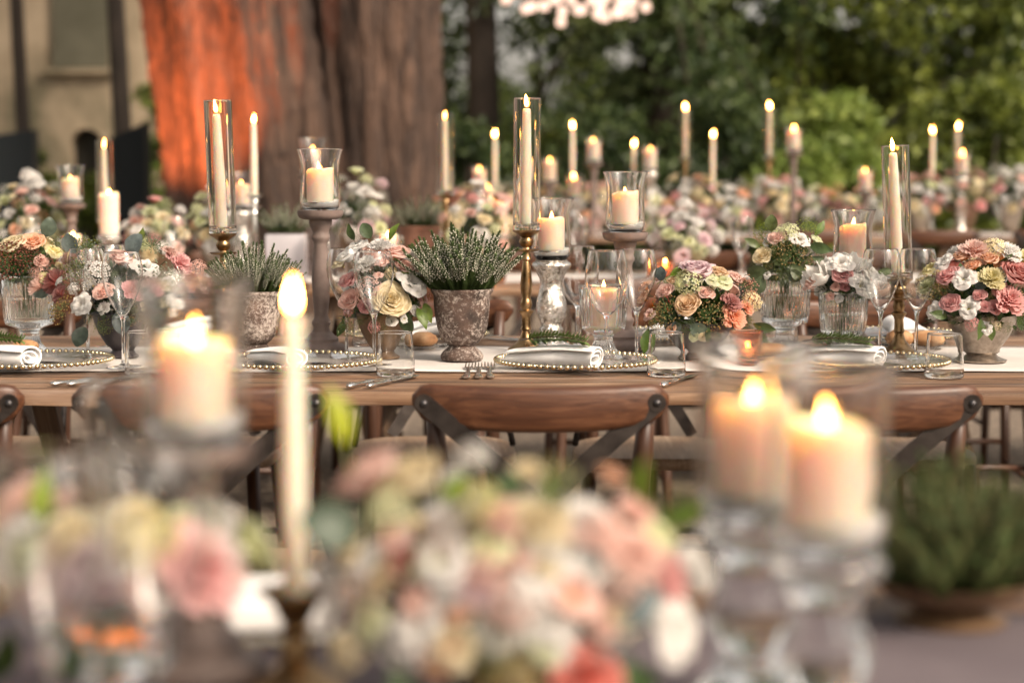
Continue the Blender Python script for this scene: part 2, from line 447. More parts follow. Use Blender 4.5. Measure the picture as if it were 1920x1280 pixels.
M['gravel'] = pbr('gravel', [(0.3, (0.07, 0.052, 0.038)), (0.5, (0.18, 0.14, 0.105)), (0.7, (0.36, 0.29, 0.225))], 26, detail=8, rough=(0.85, 0.98), bump=1.0, bscale=60, bdist=0.02)
M['teal'] = pbr('teal_canvas', [(0.3, (0.0025, 0.006, 0.008)), (0.7, (0.005, 0.010, 0.013))], 6, rough=(0.7, 0.9), bump=0.1)
M['dark_door'] = pbr('dark_door', [(0.3, (0.012, 0.012, 0.009)), (0.7, (0.03, 0.028, 0.02))], 6, rough=(0.6, 0.8), bump=0.2)
M['iron'] = M['strap']

# ------------------------------------------------------------------ the setting
def structure(name, me, loc=(0, 0, 0), rot=(0, 0, 0)):
    o = put(name, me, None, loc, rot); o['kind'] = 'structure'; return o
mb = MB(); mb.add([(-150, -60, 0), (150, -60, 0), (150, 260, 0), (-150, 260, 0)], [(0, 1, 2, 3)])
g = structure('ground', mb.mesh('ground', M['gravel'], smooth=False))
g['label'] = 'grey brown gravel ground under the tables'

def leaf_cloud(name, pts, size, mat, seed, aspect=0.5, droop=0.3):
    """many small folded leaves (4 verts, 2 faces) at the given points"""
    rs = np.random.RandomState(seed)
    P = np.asarray(pts, dtype=float); n = len(P)
    d = rs.normal(size=(n, 3)); d[:, 2] -= droop; d /= np.linalg.norm(d, axis=1)[:, None]
    h = rs.normal(size=(n, 3)); s = np.cross(d, h); s /= np.linalg.norm(s, axis=1)[:, None]
    nn = np.cross(d, s)
    L = size * rs.uniform(0.6, 1.35, n)[:, None]
    W = L * aspect * 0.5
    a = P; b = P + d * L * 0.5 + s * W + nn * W * 0.4; c = P + d * L; e = P + d * L * 0.5 - s * W + nn * W * 0.4
    V = np.stack([a, b, c, e], 1).reshape(-1, 3)
    base = (np.arange(n) * 4)[:, None]
    F = np.concatenate([base + np.array([[0, 1, 2]]), base + np.array([[0, 2, 3]])], 1).reshape(-1)
    me = bpy.data.meshes.new(name)
    me.vertices.add(len(V)); me.vertices.foreach_set('co', V.ravel())
    me.loops.add(len(F)); me.loops.foreach_set('vertex_index', F)
    me.polygons.add(n * 2); me.polygons.foreach_set('loop_start', np.arange(n * 2) * 3)
    me.materials.append(mat)
    me.update(calc_edges=True)
    return me
def clump_points(seed, n, clumps, spread, shell_r=0.5):
    """points in clumps: clumps is a list of centres (x,y,z) with radius"""
    rs = np.random.RandomState(seed)
    C = np.array([c[:3] for c in clumps]); rad = np.array([c[3] for c in clumps])
    w = rad ** 2; idx = rs.choice(len(C), n, p=w / w.sum())
    d = rs.normal(size=(n, 3)); d /= np.linalg.norm(d, axis=1)[:, None]
    r = rs.uniform(shell_r, 1.0, n) ** 0.7
    return C[idx] + d * (rad[idx] * r)[:, None] * np.array(spread)
def crown_clumps(seed, n, rx, ry, z0, z1, rad=(0.35, 0.8)):
    rg = random.Random(seed); out = []
    for _ in range(n):
        z = rg.uniform(z0, z1); t = (z - z0) / max(z1 - z0, 1e-3)
        k = math.sqrt(max(0.05, 1 - (2 * t - 0.9) ** 2 * 0.8))
        a = rg.uniform(0, 2 * PI); q = rg.uniform(0.35, 1.0) * k
        out.append((rx * q * math.cos(a), ry * q * math.sin(a), z, rg.uniform(*rad)))
    return out
def trunk_mesh(name, path, radii, mat, seed, seg=28, ridge=0.12, freq=7):
    rg = random.Random(seed); ph = [rg.uniform(0, 6.28) for _ in range(6)]
    mb = MB(); n = len(path); pts = [Vector(p) for p in path]
    # resample
    N = max(30, n * 10); P = []; Rr = []
    for i in range(N + 1):
        t = i / N * (n - 1); k = min(int(t), n - 2); f = t - k
        P.append(pts[k].lerp(pts[k + 1], f)); Rr.append(radii[k] + (radii[k + 1] - radii[k]) * f)
    vs = []; fs = []
    for i, (p, r) in enumerate(zip(P, Rr)):
        for k in range(seg):
            a = 2 * PI * k / seg; z = p.z
            m = 1 + ridge * (0.5 * math.sin(freq * a + ph[0] + 0.5 * math.sin(z * 1.3 + ph[1])) + 0.35 * math.sin((freq * 2 + 1) * a + ph[2] + z * 0.9) + 0.35 * math.sin(3 * a + ph[3] + z * 0.7) + rg.uniform(-0.25, 0.25))
            vs.append(p + Vector((r * m * math.cos(a), r * m * math.sin(a), 0)))
    for i in range(N):
        for k in range(seg):
            k2 = (k + 1) % seg
            fs.append((i * seg + k, i * seg + k2, (i + 1) * seg + k2, (i + 1) * seg + k))
    mb.add(vs, fs)
    return mb.mesh(name, mat)

# ---- the old twin-stemmed tree lit by the orange uplight
t = thing('old_tree', 'huge twin-stemmed old tree, its left stem washed orange-red by an uplight', 'tree', (-1.62, 16, 0))
put('trunk', trunk_mesh('trunk_left', [(-0.26, 0, -0.1), (-0.33, 0, 0.5), (-0.43, 0, 1.3), (-0.58, 0, 2.4), (-1.1, 0.1, 4.5), (-1.7, 0.3, 7.5)], [1.0, 0.76, 0.70, 0.72, 0.62, 0.4], M['bark'], 3, 64, 0.11, 9), t)['label'] = 'left stem of the old tree glowing orange-red'
put('trunk', trunk_mesh('trunk_right', [(0.42, 0.12, -0.1), (0.50, 0.1, 0.5), (0.54, 0.1, 1.3), (0.50, 0.1, 2.4), (0.6, 0.1, 4.5), (0.8, 0.2, 8)], [0.85, 0.58, 0.52, 0.53, 0.5, 0.35], M['bark'], 5, 64, 0.09, 9), t)['label'] = 'brown unlit right stem of the old tree'
put('limb', trunk_mesh('limb', [(0.6, 0.1, 4.4), (1.6, -0.2, 4.9), (2.8, -0.8, 5.1), (4.4, -1.2, 5.6)], [0.24, 0.18, 0.12, 0.05], M['bark'], 6, 14, 0.05), t)
put('limb', trunk_mesh('limb_b', [(-1.4, 0.2, 6.0), (-2.6, -0.3, 6.8), (-4.2, -0.8, 7.6)], [0.3, 0.2, 0.08], M['bark'], 7, 14, 0.05), t)
cl = crown_clumps(11, 46, 5.5, 3.6, 5.6, 10.5, (0.5, 1.1))
put('crown', leaf_cloud('old_tree_crown', clump_points(11, 16000, cl, (1, 1, 0.7)), 0.16, M['leaf_mid'], 11), t)

def uplight(loc, target):
    t = thing('garden_uplight', 'small black garden spotlight at the foot of the old tree', 'spotlight', loc)
    mb = MB(); mb.lathe([(0, 0), (0.09, 0), (0.09, 0.02), (0.02, 0.03), (0.015, 0.10), (0, 0.10)], 20)
    put('base', mb.mesh('uplight_base', M['strap'], sharp=35), t)
    d = (Vector(target) - Vector(loc)).normalized()
    mb = MB(); mb.lathe([(0, -0.06), (0.05, -0.05), (0.06, 0.05), (0.056, 0.055), (0.05, 0.02), (0, 0.02)], 20)
    put('lamp_head', mb.mesh('uplight_head', M['strap'], sharp=35), t, (0, 0, 0.14), aim(d))
    ld = bpy.data.lights.new('uplight_beam', 'SPOT'); ld.energy = 900; ld.color = (1.0, 0.25, 0.08); ld.spot_size = R(50); ld.spot_blend = 0.7; ld.shadow_soft_size = 0.05
    lo = bpy.data.objects.new('uplight_beam', ld); col.objects.link(lo); lo.parent = t
    lo.location = Vector((0, 0, 0.14)) + d * 0.07
    lo.rotation_euler = (-d).to_track_quat('Z', 'Y').to_euler()
uplight((-2.70, 13.8, 0), (-2.60, 15.4, 1.7))

# ---- plastered house wall on the left, with an arched door
t = thing('house_wall', 'weathered beige plastered house wall beyond the old tree', 'wall', (-5.4, 22.4, 0))
def wall_mesh():
    mb = MB(); ox, ow, oh = 0.62, 0.36, 1.35
    def q(x0, x1, z0, z1): mb.add([(x0, 0, z0), (x1, 0, z0), (x1, 0, z1), (x0, 0, z1)], [(0, 1, 2, 3)])
    q(-4, ox - ow / 2, 0, 6); q(ox + ow / 2, 2.6, 0, 6)
    n = 10; top = []
    for i in range(n + 1):
        a = PI - PI * i / n; top.append((ox + ow / 2 * math.cos(a), oh + ow / 2 * math.sin(a)))
    for (x0, z0), (x1, z1) in zip(top, top[1:]):
        mb.add([(x0, 0, z0), (x1, 0, z1), (x1, 0, 6), (x0, 0, 6)], [(0, 1, 2, 3)])
        mb.add([(x0, 0, z0), (x0, 0.3, z0), (x1, 0.3, z1), (x1, 0, z1)], [(0, 1, 2, 3)])
    for s in (-1, 1):
        x = ox + s * ow / 2; mb.add([(x, 0, 0), (x, 0.3, 0), (x, 0.3, oh), (x, 0, oh)], [(0, 1, 2, 3)])
    mb.add([(2.6, 0, 0), (2.6, 5, 0), (2.6, 5, 6), (2.6, 0, 6)], [(0, 1, 2, 3)])
    return mb.mesh('plaster_wall', M['plaster'], smooth=False)
put('plaster', wall_mesh(), t)
put('door', bevel_box('arched_door', (0.5, 0.06, 1.7), 0.01, M['dark_door']), t, (0.62, 0.27, 0.85))
put('window_shutter', bevel_box('shutter', (0.62, 0.06, 1.9), 0.01, pbr('shutter_green', [(0.3, (0.09, 0.085, 0.055)), (0.7, (0.14, 0.13, 0.09))], 3)), t, (0.58, -0.04, 3.15))
put('window_sill', bevel_box('sill', (0.8, 0.14, 0.07), 0.01, M['plaster']), t, (0.58, -0.07, 2.16))

def slim_tree(x, y, r, label, seed, top=9.0, lean=0.0):
    t = thing('slender_tree', label, 'tree', (x, y, 0))
    put('trunk', trunk_mesh('slim_trunk', [(0, 0, -0.05), (0.02, 0, 1), (lean, 0, 3.2), (lean * 1.5, 0.1, top)], [r * 1.35, r, r * 0.9, r * 0.3], M['dark_bark'], seed, 14, 0.08, 5), t)
    cl = crown_clumps(seed, 18, 1.6, 1.4, top * 0.55, top, (0.4, 0.8))
    put('crown', leaf_cloud('slim_crown', clump_points(seed, 3500, cl, (1, 1, 0.8)), 0.13, M['leaf_mid'], seed), t)
slim_tree(-5.05, 20.6, 0.075, 'slender dark tree trunk nearest the photo\'s left edge, before the plaster wall', 21, lean=-0.05)
slim_tree(-4.03, 20.6, 0.10, 'slender dark tree trunk between plaster wall and the old tree', 22, lean=-0.06)
slim_tree(-0.35, 24, 0.20, 'dark tree trunk right behind the old tree\'s brown stem', 23, lean=-0.03)

def screen(x, y, w, h, rz, label, slope):
    t = thing('garden_screen', label, 'screen', (x, y, 0), rz)
    mb = MB(); h2 = h + slope
    a = [(-w / 2, 0, 0.12), (w / 2, 0, 0.12), (w / 2, 0, h2), (-w / 2, 0, h)]
    mb.add([(p[0], -0.012, p[2]) for p in a] + [(p[0], 0.012, p[2]) for p in a], [(0, 1, 2, 3), (7, 6, 5, 4), (0, 4, 5, 1), (1, 5, 6, 2), (2, 6, 7, 3), (3, 7, 4, 0)])
    put('canvas', mb.mesh('screen_canvas', M['teal'], smooth=False), t)
    for sx, hh in ((-1, h), (1, h2)):
        mb = MB(); mb.box((0, 0, hh / 2), (0.04, 0.04, hh)); put('post', mb.mesh('screen_post', M['dark_door'], smooth=False), t, (sx * (w / 2 + 0.02), 0, 0))
screen(-4.34, 17.2, 0.42, 1.38, 0.1, 'dark teal canvas screen cut by the photo\'s left edge', 0.06)
screen(-3.30, 17.2, 0.28, 1.38, -0.1, 'dark teal canvas screen beside the old tree', 0.12)

def bush(name, label, x, y, rx, rz, n, size, mat, seed, cat='shrub', nclump=26, zc=None):
    t = thing(name, label, cat, (x, y, 0))
    cl = crown_clumps(seed, nclump, rx, rx * 0.8, 0.15 if zc is None else zc, rz, (0.22 * rx, 0.42 * rx))
    put('foliage', leaf_cloud('foliage', clump_points(seed, n, cl, (1, 1, 0.9)), size, mat, seed), t)
    for k in range(5):
        a = 2 * PI * k / 5
        put('stem', cached(('bstem', round(rz, 1)), lambda: MB().tube([(0, 0, 0), (0.15, 0, rz * 0.35), (0.3, 0, rz * 0.75)], [0.03, 0.02, 0.008], 6).mesh('bush_stem', M['dark_bark'])), t, rot=(0, 0, a))
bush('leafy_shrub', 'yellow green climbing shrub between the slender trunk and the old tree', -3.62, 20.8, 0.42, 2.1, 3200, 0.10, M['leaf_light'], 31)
bush('leafy_shrub', 'low mossy shrub at the foot of the plaster wall', -4.85, 20.0, 0.38, 1.25, 2600, 0.09, M['leaf_mid'], 32)
bush('leafy_shrub', 'low leafy shrub in front of the arched door', -4.0, 19.6, 0.35, 1.0, 2200, 0.09, M['leaf_mid'], 33)

# ---- hedge, trees and shrubs on the right
def hedge():
    rg = random.Random(40); cl = []
    for i in range(420):
        x = rg.uniform(-3.5, 13)
        top = (2.6 + 1.2 * math.sin(x * 1.9) + rg.uniform(-0.4, 1.2)) if not (-0.2 < x < 1.5) else 2.2
        cl.append((x, rg.uniform(-0.5, 0.5), rg.uniform(0.1, top), rg.uniform(0.35, 0.7)))
    t = thing('tall_hedge', 'tall dark hedge closing the garden behind the far tables', 'hedge', (0, 33, 0))
    put('foliage', leaf_cloud('hedge_foliage', clump_points(40, 44000, cl, (1, 1, 1)), 0.15, M['leaf_dark'], 40, 0.6), t)
    mb = MB(); mb.box((-1.95, 0.4, 1.0), (3.4, 0.3, 2)); mb.box((0.65, 0.4, 0.8), (1.8, 0.3, 1.6)); mb.box((7.4, 0.4, 0.9), (11.6, 0.3, 1.8))  # solid dark boxes fill the hedge so less sky shows through
    put('dark_core', mb.mesh('hedge_core', M['dark_bark'], smooth=False), t)
hedge()
def big_tree(label, x, y, rx, z0, z1, n, size, mat, seed, r=0.2, nclump=40, cr=(0.4, 0.85), droop=0.3, boughs=0):
    t = thing('leafy_tree', label, 'tree', (x, y, 0))
    put('trunk', trunk_mesh('tree_trunk', [(0, 0, -0.05), (0.05, 0, 1.2), (0.0, 0, z1 * 0.9)], [r * 1.4, r, r * 0.25], M['dark_bark'], seed, 16, 0.08, 5), t)
    cl = crown_clumps(seed, nclump, rx, rx * 0.75, z0, z1, cr)
    if boughs:      # long boughs that arch out and droop, with sprays of leaves hanging along them
        rg = random.Random(seed + 500); cl = crown_clumps(seed, 14, rx * 0.8, rx * 0.6, z1 * 0.6, z1, cr)
        for b in range(boughs):
            a = 2.39996 * b; L = rx * rg.uniform(0.8, 1.35); zb = rg.uniform(z0 + 0.9, z1 * 0.8); P = []
            for j in range(9):
                u = j / 8; P.append((L * u * math.cos(a), L * u * math.sin(a) * 0.8, zb + 0.5 * u - 1.5 * u * u))
                if j > 1:
                    for q in range(2): cl.append((P[-1][0] + rg.uniform(-.25, .25), P[-1][1] + rg.uniform(-.25, .25), P[-1][2] - rg.uniform(0, .3), rg.uniform(0.16, 0.34)))
            if b < 24: put('branch', MB().tube(P, [r * 0.32 * (1 - 0.09 * j) for j in range(9)], 6).mesh('bough', M['dark_bark']), t)
    for k, c in enumerate(cl[:0 if boughs else 10]):
        put('branch', MB().tube([(0.02, 0, c[2] * 0.6), (c[0] * 0.5, c[1] * 0.5, c[2] * 0.85 + 0.2), (c[0], c[1], c[2])], [r * 0.3, r * 0.2, 0.01], 6).mesh('branch', M['dark_bark']), t)
    put('crown', leaf_cloud('crown', clump_points(seed, n, cl, (1, 1, 0.8)), size, mat, seed, 0.45, droop), t)
big_tree('dark blue green tree with low drooping boughs behind the chandelier', 1.75, 23.5, 1.5, 1.2, 7.0, 15000, 0.14, M['leaf_dark'], 51, droop=0.8, boughs=30)
big_tree('broad dark green tree filling the upper right, above the tallest far tapers', 3.6, 25.0, 2.1, 1.2, 8.0, 19000, 0.15, M['leaf_mid'], 52, droop=0.8, boughs=40)
big_tree('dark leafy tree cut by the right edge of the photo', 6.2, 23.5, 1.7, 0.9, 7.0, 15000, 0.15, M['leaf_mid'], 53, droop=0.6, boughs=34)
big_tree('dark evergreen tree half hidden behind the old tree\'s brown stem', -1.6, 27.5, 1.5, 0.6, 7.0, 12000, 0.15, M['leaf_dark'], 54)
big_tree('thin olive green tree in the gap beside the dark trunk', 0.35, 28.5, 1.0, 0.5, 3.6, 3800, 0.13, M['leaf_light'], 55, r=0.1, nclump=22, cr=(0.25, 0.5))
bush('leafy_shrub', 'sunlit yellow green shrub left of the right-hand glass tube', 3.15, 19.5, 0.62, 1.75, 5200, 0.11, M['leaf_light'], 61)  # sunlight on this shrub is put into its paler leaf colour
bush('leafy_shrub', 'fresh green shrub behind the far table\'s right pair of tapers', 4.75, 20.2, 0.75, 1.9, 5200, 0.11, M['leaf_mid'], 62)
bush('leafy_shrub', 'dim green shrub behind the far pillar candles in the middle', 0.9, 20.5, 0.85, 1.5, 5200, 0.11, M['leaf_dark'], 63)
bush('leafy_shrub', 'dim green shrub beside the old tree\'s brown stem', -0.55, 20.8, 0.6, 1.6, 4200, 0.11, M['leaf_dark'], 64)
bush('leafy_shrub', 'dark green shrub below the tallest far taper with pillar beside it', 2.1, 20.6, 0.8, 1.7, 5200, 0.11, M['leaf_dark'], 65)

bush('leafy_shrub', 'pale lime shrub low beyond the far table, left of the right glass tube', 2.62, 18.6, 0.5, 1.25, 3600, 0.11, M['leaf_light'], 66)  # same paler leaves, widening the patch of sunlight painted by colour
# ---- trees added out of view beside and behind the camera, for glass reflections and contrast
def added_tree_ring():
    rg = random.Random(90); cl = []; mb = MB()
    for i in range(26):
        a = R(62 + i * (236 / 25)) + rg.uniform(-0.06, 0.06)          # clockwise from +Y, right round behind
        d = rg.uniform(11, 15); x, y = d * math.sin(a), d * math.cos(a); h = rg.uniform(5.5, 8.0)
        if 112 < math.degrees(a) < 158: h *= 0.6  # added trees kept low on this side to let the sun in
        mb.tube([(x, y, 0), (x + 0.2, y, h * 0.5), (x, y, h * 0.85)], [0.22, 0.16, 0.06], 8)
        for k in range(15):
            cl.append((x + rg.uniform(-1.5, 1.5), y + rg.uniform(-1.2, 1.2), rg.uniform(0.9, h), rg.uniform(0.45, 0.9)))
    me = leaf_cloud('added_tree_leaves', clump_points(90, 26000, cl, (1, 1, 0.9)), 0.30, M['leaf_mid'], 90)
    o = put('offscreen_trees', me); o['kind'] = 'stuff'; o['label'] = 'ring of leafy trees added out of view for reflections and shade'
    put('trunks', mb.mesh('added_tree_trunks', M['dark_bark']), o)['kind'] = 'stuff'
added_tree_ring()
# ---- hanging cluster of bulbs at the top
def chandelier():
    t = thing('hanging_chandelier', 'hanging cluster of glowing pink-white bulbs at the top of the photo', 'chandelier', (0.76, 22.0, 3.13))
    t.scale = (1.47, 1.47, 1.47)
    rg = random.Random(70)
    ring = [(0.52 * math.cos(2 * PI * k / 40), 0.52 * math.sin(2 * PI * k / 40), 0.0) for k in range(41)]
    put('ring', MB().tube(ring, 0.012, 6, cap=False).mesh('chandelier_ring', M['strap']), t)
    put('cable', MB().tube([(0, 0, 0.45), (0, 0, 2.7)], 0.008, 6).mesh('chandelier_cable', M['strap']), t)
    for k in range(3):
        a = 2 * PI * k / 3
        put('chain', MB().tube([(0.52 * math.cos(a), 0.52 * math.sin(a), 0), (0, 0, 0.45)], 0.006, 5).mesh('chandelier_chain', M['strap']), t)
    bulb = MB().lathe([(0, -0.032), (0.016, -0.028), (0.024, -0.012), (0.02, 0.006), (0.01, 0.018), (0, 0.02)], 12).mesh('bulb', M['bulb'])
    sock = MB().lathe([(0.009, 0.016), (0.011, 0.02), (0.011, 0.045), (0, 0.05)], 10).mesh('socket', M['strap'])
    for k in range(40):
        a = rg.uniform(0, 2 * PI); q = math.sqrt(rg.uniform(0.05, 1)) * 0.58
        p = (q * math.cos(a), q * math.sin(a), -0.06 - 0.22 * (1 - 0.7 * (q / 0.58) ** 2) * rg.uniform(0.2, 1.0) - 0.05 * rg.random())
        b = put('bulb', bulb, t, p, sc=1.5); put('socket', sock, b)
        if k % 3 == 0: put('arm', MB().tube([(p[0], p[1], p[2] + 0.045), (p[0] * 0.6, p[1] * 0.6, 0.25), (0, 0, 0.42)], 0.003, 4).mesh('bulb_arm', M['strap']), t)
chandelier()

# ------------------------------------------------------------------ tables
def trestle(t, x, y0, y1, h, flip=1):
    """one A-shaped trestle under a table"""
    for yy in (y0 + 0.08, y1 - 0.08):
        for s in (-1, 1):
            L = math.hypot(h, 0.16); a = math.atan2(0.16, h)
            put('leg', cached(('tleg', h), lambda: bevel_box('trestle_leg', (0.055, 0.045, math.hypot(h, 0.16)), 0.004, M['trestle'])), t, (x + s * 0.10, yy, h / 2), (0, -s * a, 0))
    for s in (-1, 1):
        put('cross_rail', cached(('trail', round(y1 - y0, 2)), lambda: bevel_box('trestle_rail', (0.04, y1 - y0 - 0.2, 0.06), 0.004, M['trestle'])), t, (x + s * 0.135, (y0 + y1) / 2, h * 0.30), (0, 0, 0))
def table(label, x0, x1, y0, y1, xs, seed, top=0.76, nb=5):
    rg = random.Random(seed)
    t = thing('trestle_table', label, 'table', ((x0 + x1) / 2, (y0 + y1) / 2, 0))
    cx, cyy = (x0 + x1) / 2, (y0 + y1) / 2
    w = (y1 - y0) / nb
    for i in range(nb):
        me = bevel_box('table_plank', (x1 - x0, w - 0.003, 0.024), 0.003, M['table_wood'], 2, 0.0016, 60, rg)
        put('plank', me, t, (0, y0 + w * (i + 0.5) - cyy, top - 0.012 - (0.0 if i % 2 else 0.001)))
    for x in xs: trestle(t, x - cx, y0 - cyy, y1 - cyy, top - 0.026)
    return t
MAIN_Z = 0.76
table('long rustic plank table in sharp focus across the middle', -2.1, 2.1, 3.645, 4.85, (-1.18, 1.45), 81)
table('plank table close to the camera under the blurred front bouquets', -1.5, 1.5, 0.95, 2.02, (-1.2, 1.2), 82)
table('long plank table in the second row behind the focused one', -3.4, 3.0, 6.6, 7.65, (-2.6, -0.6, 1.4), 83)
table('far plank table at the right below the hedge', -0.6, 5.2, 10.8, 11.9, (0.2, 2.4, 4.6), 84)

def runner(label, x0, x1, y0, y1, z, mat, group=None):
    rg = random.Random(int(y0 * 100))
    mb = MB(); nx = 90
    def fn(u, v):
        x = x0 + (x1 - x0) * u; y = y0 + (y1 - y0) * v
        e = 0.002 * math.sin(x * 7.3) + 0.0015 * math.sin(x * 17 + 1)
        return (x, y + e * (1 if v < 0.5 else -1), z + 0.0012 * math.sin(x * 11 + y * 9) + 0.003)
    mb.grid(fn, nx, 12)
    o = one('table_runner', mb.mesh('table_runner', mat), label, 'table runner')
    so = o.modifiers.new('thickness', 'SOLIDIFY'); so.thickness = 0.0022; so.offset = -1
    return o
runner('off white linen runner down the middle of the focused table', -2.1, 2.1, 3.985, 4.50, MAIN_Z + 0.0015, M['runner'])
runner('greyish linen runner on the nearest table, seen at the bottom right', -1.5, 1.5, 1.25, 1.84, MAIN_Z + 0.0015, M['runner_grey'])
runner('pale runner on the second row table', -3.4, 3.0, 6.9, 7.4, MAIN_Z + 0.0015, M['runner'])
runner('pale runner on the far right table', -0.6, 5.2, 11.1, 11.65, MAIN_Z + 0.0015, M['runner'])

# ------------------------------------------------------------------ cross-back chairs
def chair_meshes():
    d = {}
    mb = MB(); n = 28; prof = 12; vs = []; fs = []
    for i in range(n + 1):
        s = -1 + 2 * i / n; x = 0.213 * s
        yb = -0.034 * (1 - s * s) + 0.006
        end = max(0.0, (abs(s) - 0.86) / 0.14); sq = math.sqrt(max(0.0, 1 - end * end))
        zt = 0.822 - 0.004 * (1 - s * s); zb = 0.742 + 0.022 * abs(s) ** 3
        zc = (zt + zb) / 2; hh = (zt - zb) / 2 * max(sq, 0.25); th = 0.0125 * max(sq, 0.35)
        for k in range(prof):
            a = 2 * PI * k / prof
            c, q = math.cos(a), math.sin(a)
            vs.append((x, yb + th * math.copysign(abs(c) ** 0.6, c), zc + hh * math.copysign(abs(q) ** 0.55, q)))
    for i in range(n):
        for k in range(prof):
            k2 = (k + 1) % prof
            fs.append((i * prof + k, (i + 1) * prof + k, (i + 1) * prof + k2, i * prof + k2))
    fs.append(tuple(range(prof))); fs.append(tuple(reversed(range(n * prof, (n + 1) * prof))))
    mb.add(vs, fs); d['rail'] = mb.mesh('top_rail', M['chair_wood'], sharp=60)
    for s in (-1, 1):
        mb = MB(); mb.tube([(s * 0.178, 0.016, 0.79), (s * 0.172, 0.02, 0.70), (s * 0.160, 0.03, 0.56), (s * 0.158, 0.035, 0.45), (s * 0.17, -0.005, 0.2), (s * 0.18, -0.05, 0.0)], [0.013, 0.017, 0.018, 0.018, 0.017, 0.014], 10)
        d['post', s] = mb.mesh('back_post', M['post_wood'])
        mb = MB(); P = []
        for i in range(15):
            u = i / 14
            P.append(Vector((s * (0.192 - 0.30 * u - 0.03 * math.sin(PI * u)), -0.016 - 0.012 * math.sin(PI * u) + (0.004 if s > 0 else -0.003) + 0.04 * u * u, 0.790 - 0.325 * u)))
        vs = []; fs = []
        for i, p in enumerate(P):
            dd = (P[min(i + 1, 14)] - P[max(i - 1, 0)]).normalized(); w = dd.cross(Vector((0, -1, 0))).normalized() * 0.0155
            for a, b in ((1, -0.003), (1, 0.003), (-1, 0.003), (-1, -0.003)): vs.append(p + w * a + Vector((0, b, 0)))
        for i in range(14):
            for k in range(4): fs.append((i * 4 + k, i * 4 + (k + 1) % 4, i * 4 + 4 + (k + 1) % 4, i * 4 + 4 + k))
        fs.append((3, 2, 1, 0)); fs.append((56, 57, 58, 59))
        mb.add(vs, fs); mb.lathe([(0, -0.001), (0.0155, -0.001), (0.0155, 0.0045), (0, 0.0045)], 16, M=Matrix.Translation((s * 0.192, -0.017 + (0.004 if s > 0 else -0.003), 0.790)) @ Matrix.Rotation(PI / 2, 4, 'X'))
        d['strap', s] = mb.mesh('cross_strap', M['strap'], sharp=35)
        mb = MB(); mb.tube([(s * 0.165, 0.40, 0.445), (s * 0.175, 0.415, 0.2), (s * 0.18, 0.42, 0.0)], [0.017, 0.016, 0.013], 10)
        d['leg', s] = mb.mesh('front_leg', M['post_wood'])
    d['bolt'] = MB().lathe([(0, 0.005), (0.004, 0.0045), (0.0068, 0.001), (0.0068, -0.002), (0, -0.002)], 12).mesh('bolt', M['bolt'])
    mb = MB(); n = 40; top = []; bot = []
    for k in range(n):
        a = 2 * PI * k / n; c, q = math.cos(a), math.sin(a)
        x = (0.205 + 0.015 * q) * math.copysign(abs(c) ** 0.6, c); y = 0.225 + 0.205 * math.copysign(abs(q) ** 0.6, q)
        top.append((x, y))
    V = [(x * 0.985, 0.225 + (y - 0.225) * 0.985, 0.462) for x, y in top] + [(x, y, 0.456) for x, y in top] + [(x, y, 0.438) for x, y in top] + [(x * 0.98, 0.225 + (y - 0.225) * 0.98, 0.433) for x, y in top]
    F = [tuple(range(n)), tuple(reversed(range(3 * n, 4 * n)))]
    for j in range(3):
        for k in range(n): F.append((j * n + k, j * n + n + k, j * n + n + (k + 1) % n, j * n + (k + 1) % n))
    mb.add(V, F); d['seat'] = mb.mesh('seat', M['seat_wood'], sharp=50)
    mb = MB(); mb.tube([(-0.165, 0.02, 0.21), (0.165, 0.02, 0.21)], 0.009, 8); d['str_b'] = mb.mesh('stretcher', M['post_wood'])
    mb = MB(); mb.tube([(-0.172, 0.41, 0.24), (0.172, 0.41, 0.24)], 0.009, 8); d['str_f'] = mb.mesh('stretcher', M['post_wood'])
    for s in (-1, 1):
        mb = MB(); mb.tube([(s * 0.168, 0.0, 0.17), (s * 0.174, 0.41, 0.17)], 0.009, 8); d['str_s', s] = mb.mesh('stretcher', M['post_wood'])
        # the bentwood brace under the seat
        mb = MB(); mb.tube([(s * 0.158, 0.04, 0.62), (s * 0.185, 0.14, 0.56), (s * 0.20, 0.24, 0.47)], [0.008, 0.008, 0.008], 8); d['brace', s] = mb.mesh('side_brace', M['strap'])
    return d
CM = chair_meshes()
def chair(label, x, y, rz, group):
    t = thing('cross_back_chair', label, 'chair', (x, y, 0), rz, group)
    put('top_rail', CM['rail'], t); put('seat', CM['seat'], t)
    for s in (-1, 1):
        put('back_post', CM['post', s], t); st = put('cross_strap', CM['strap', s], t)
        put('bolt', CM['bolt'], st, (s * 0.192, -0.021 + (0.004 if s > 0 else -0.003), 0.790), (PI / 2, 0, 0))
        put('leg', CM['leg', s], t); put('stretcher', CM['str_s', s], t); put('side_brace', CM['brace', s], t)
    put('stretcher', CM['str_b'], t); put('stretcher', CM['str_f'], t)
G = 'chairs on the near side of the focused table'
chair('cross-back wooden chair in the middle, its whole top rail in clear view', 0.047, 3.262, 0.0, G)
chair('cross-back wooden chair behind the two blurred pillar candles at the right', 0.565, 3.258, -0.03, G)
chair('cross-back wooden chair half hidden by the blurred pillar candle at the left', -0.515, 3.258, 0.02, G)
chair('cross-back wooden chair cut off by the left edge of the photo', -1.02, 3.25, 0.03, G)
G = 'chairs on the far side of the focused table'
chair('far side chair behind the urn of white heather', -0.21, 5.22, PI + 0.05, G)
chair('far side chair seen between centre bouquet and ribbed flower vase', 0.37, 5.22, PI - 0.04, G)
chair('far side chair behind the right-hand brass candlestick', 0.93, 5.20, PI + 0.06, G)
chair('far side chair behind the left grey candle stand', -0.78, 5.22, PI - 0.05, G)
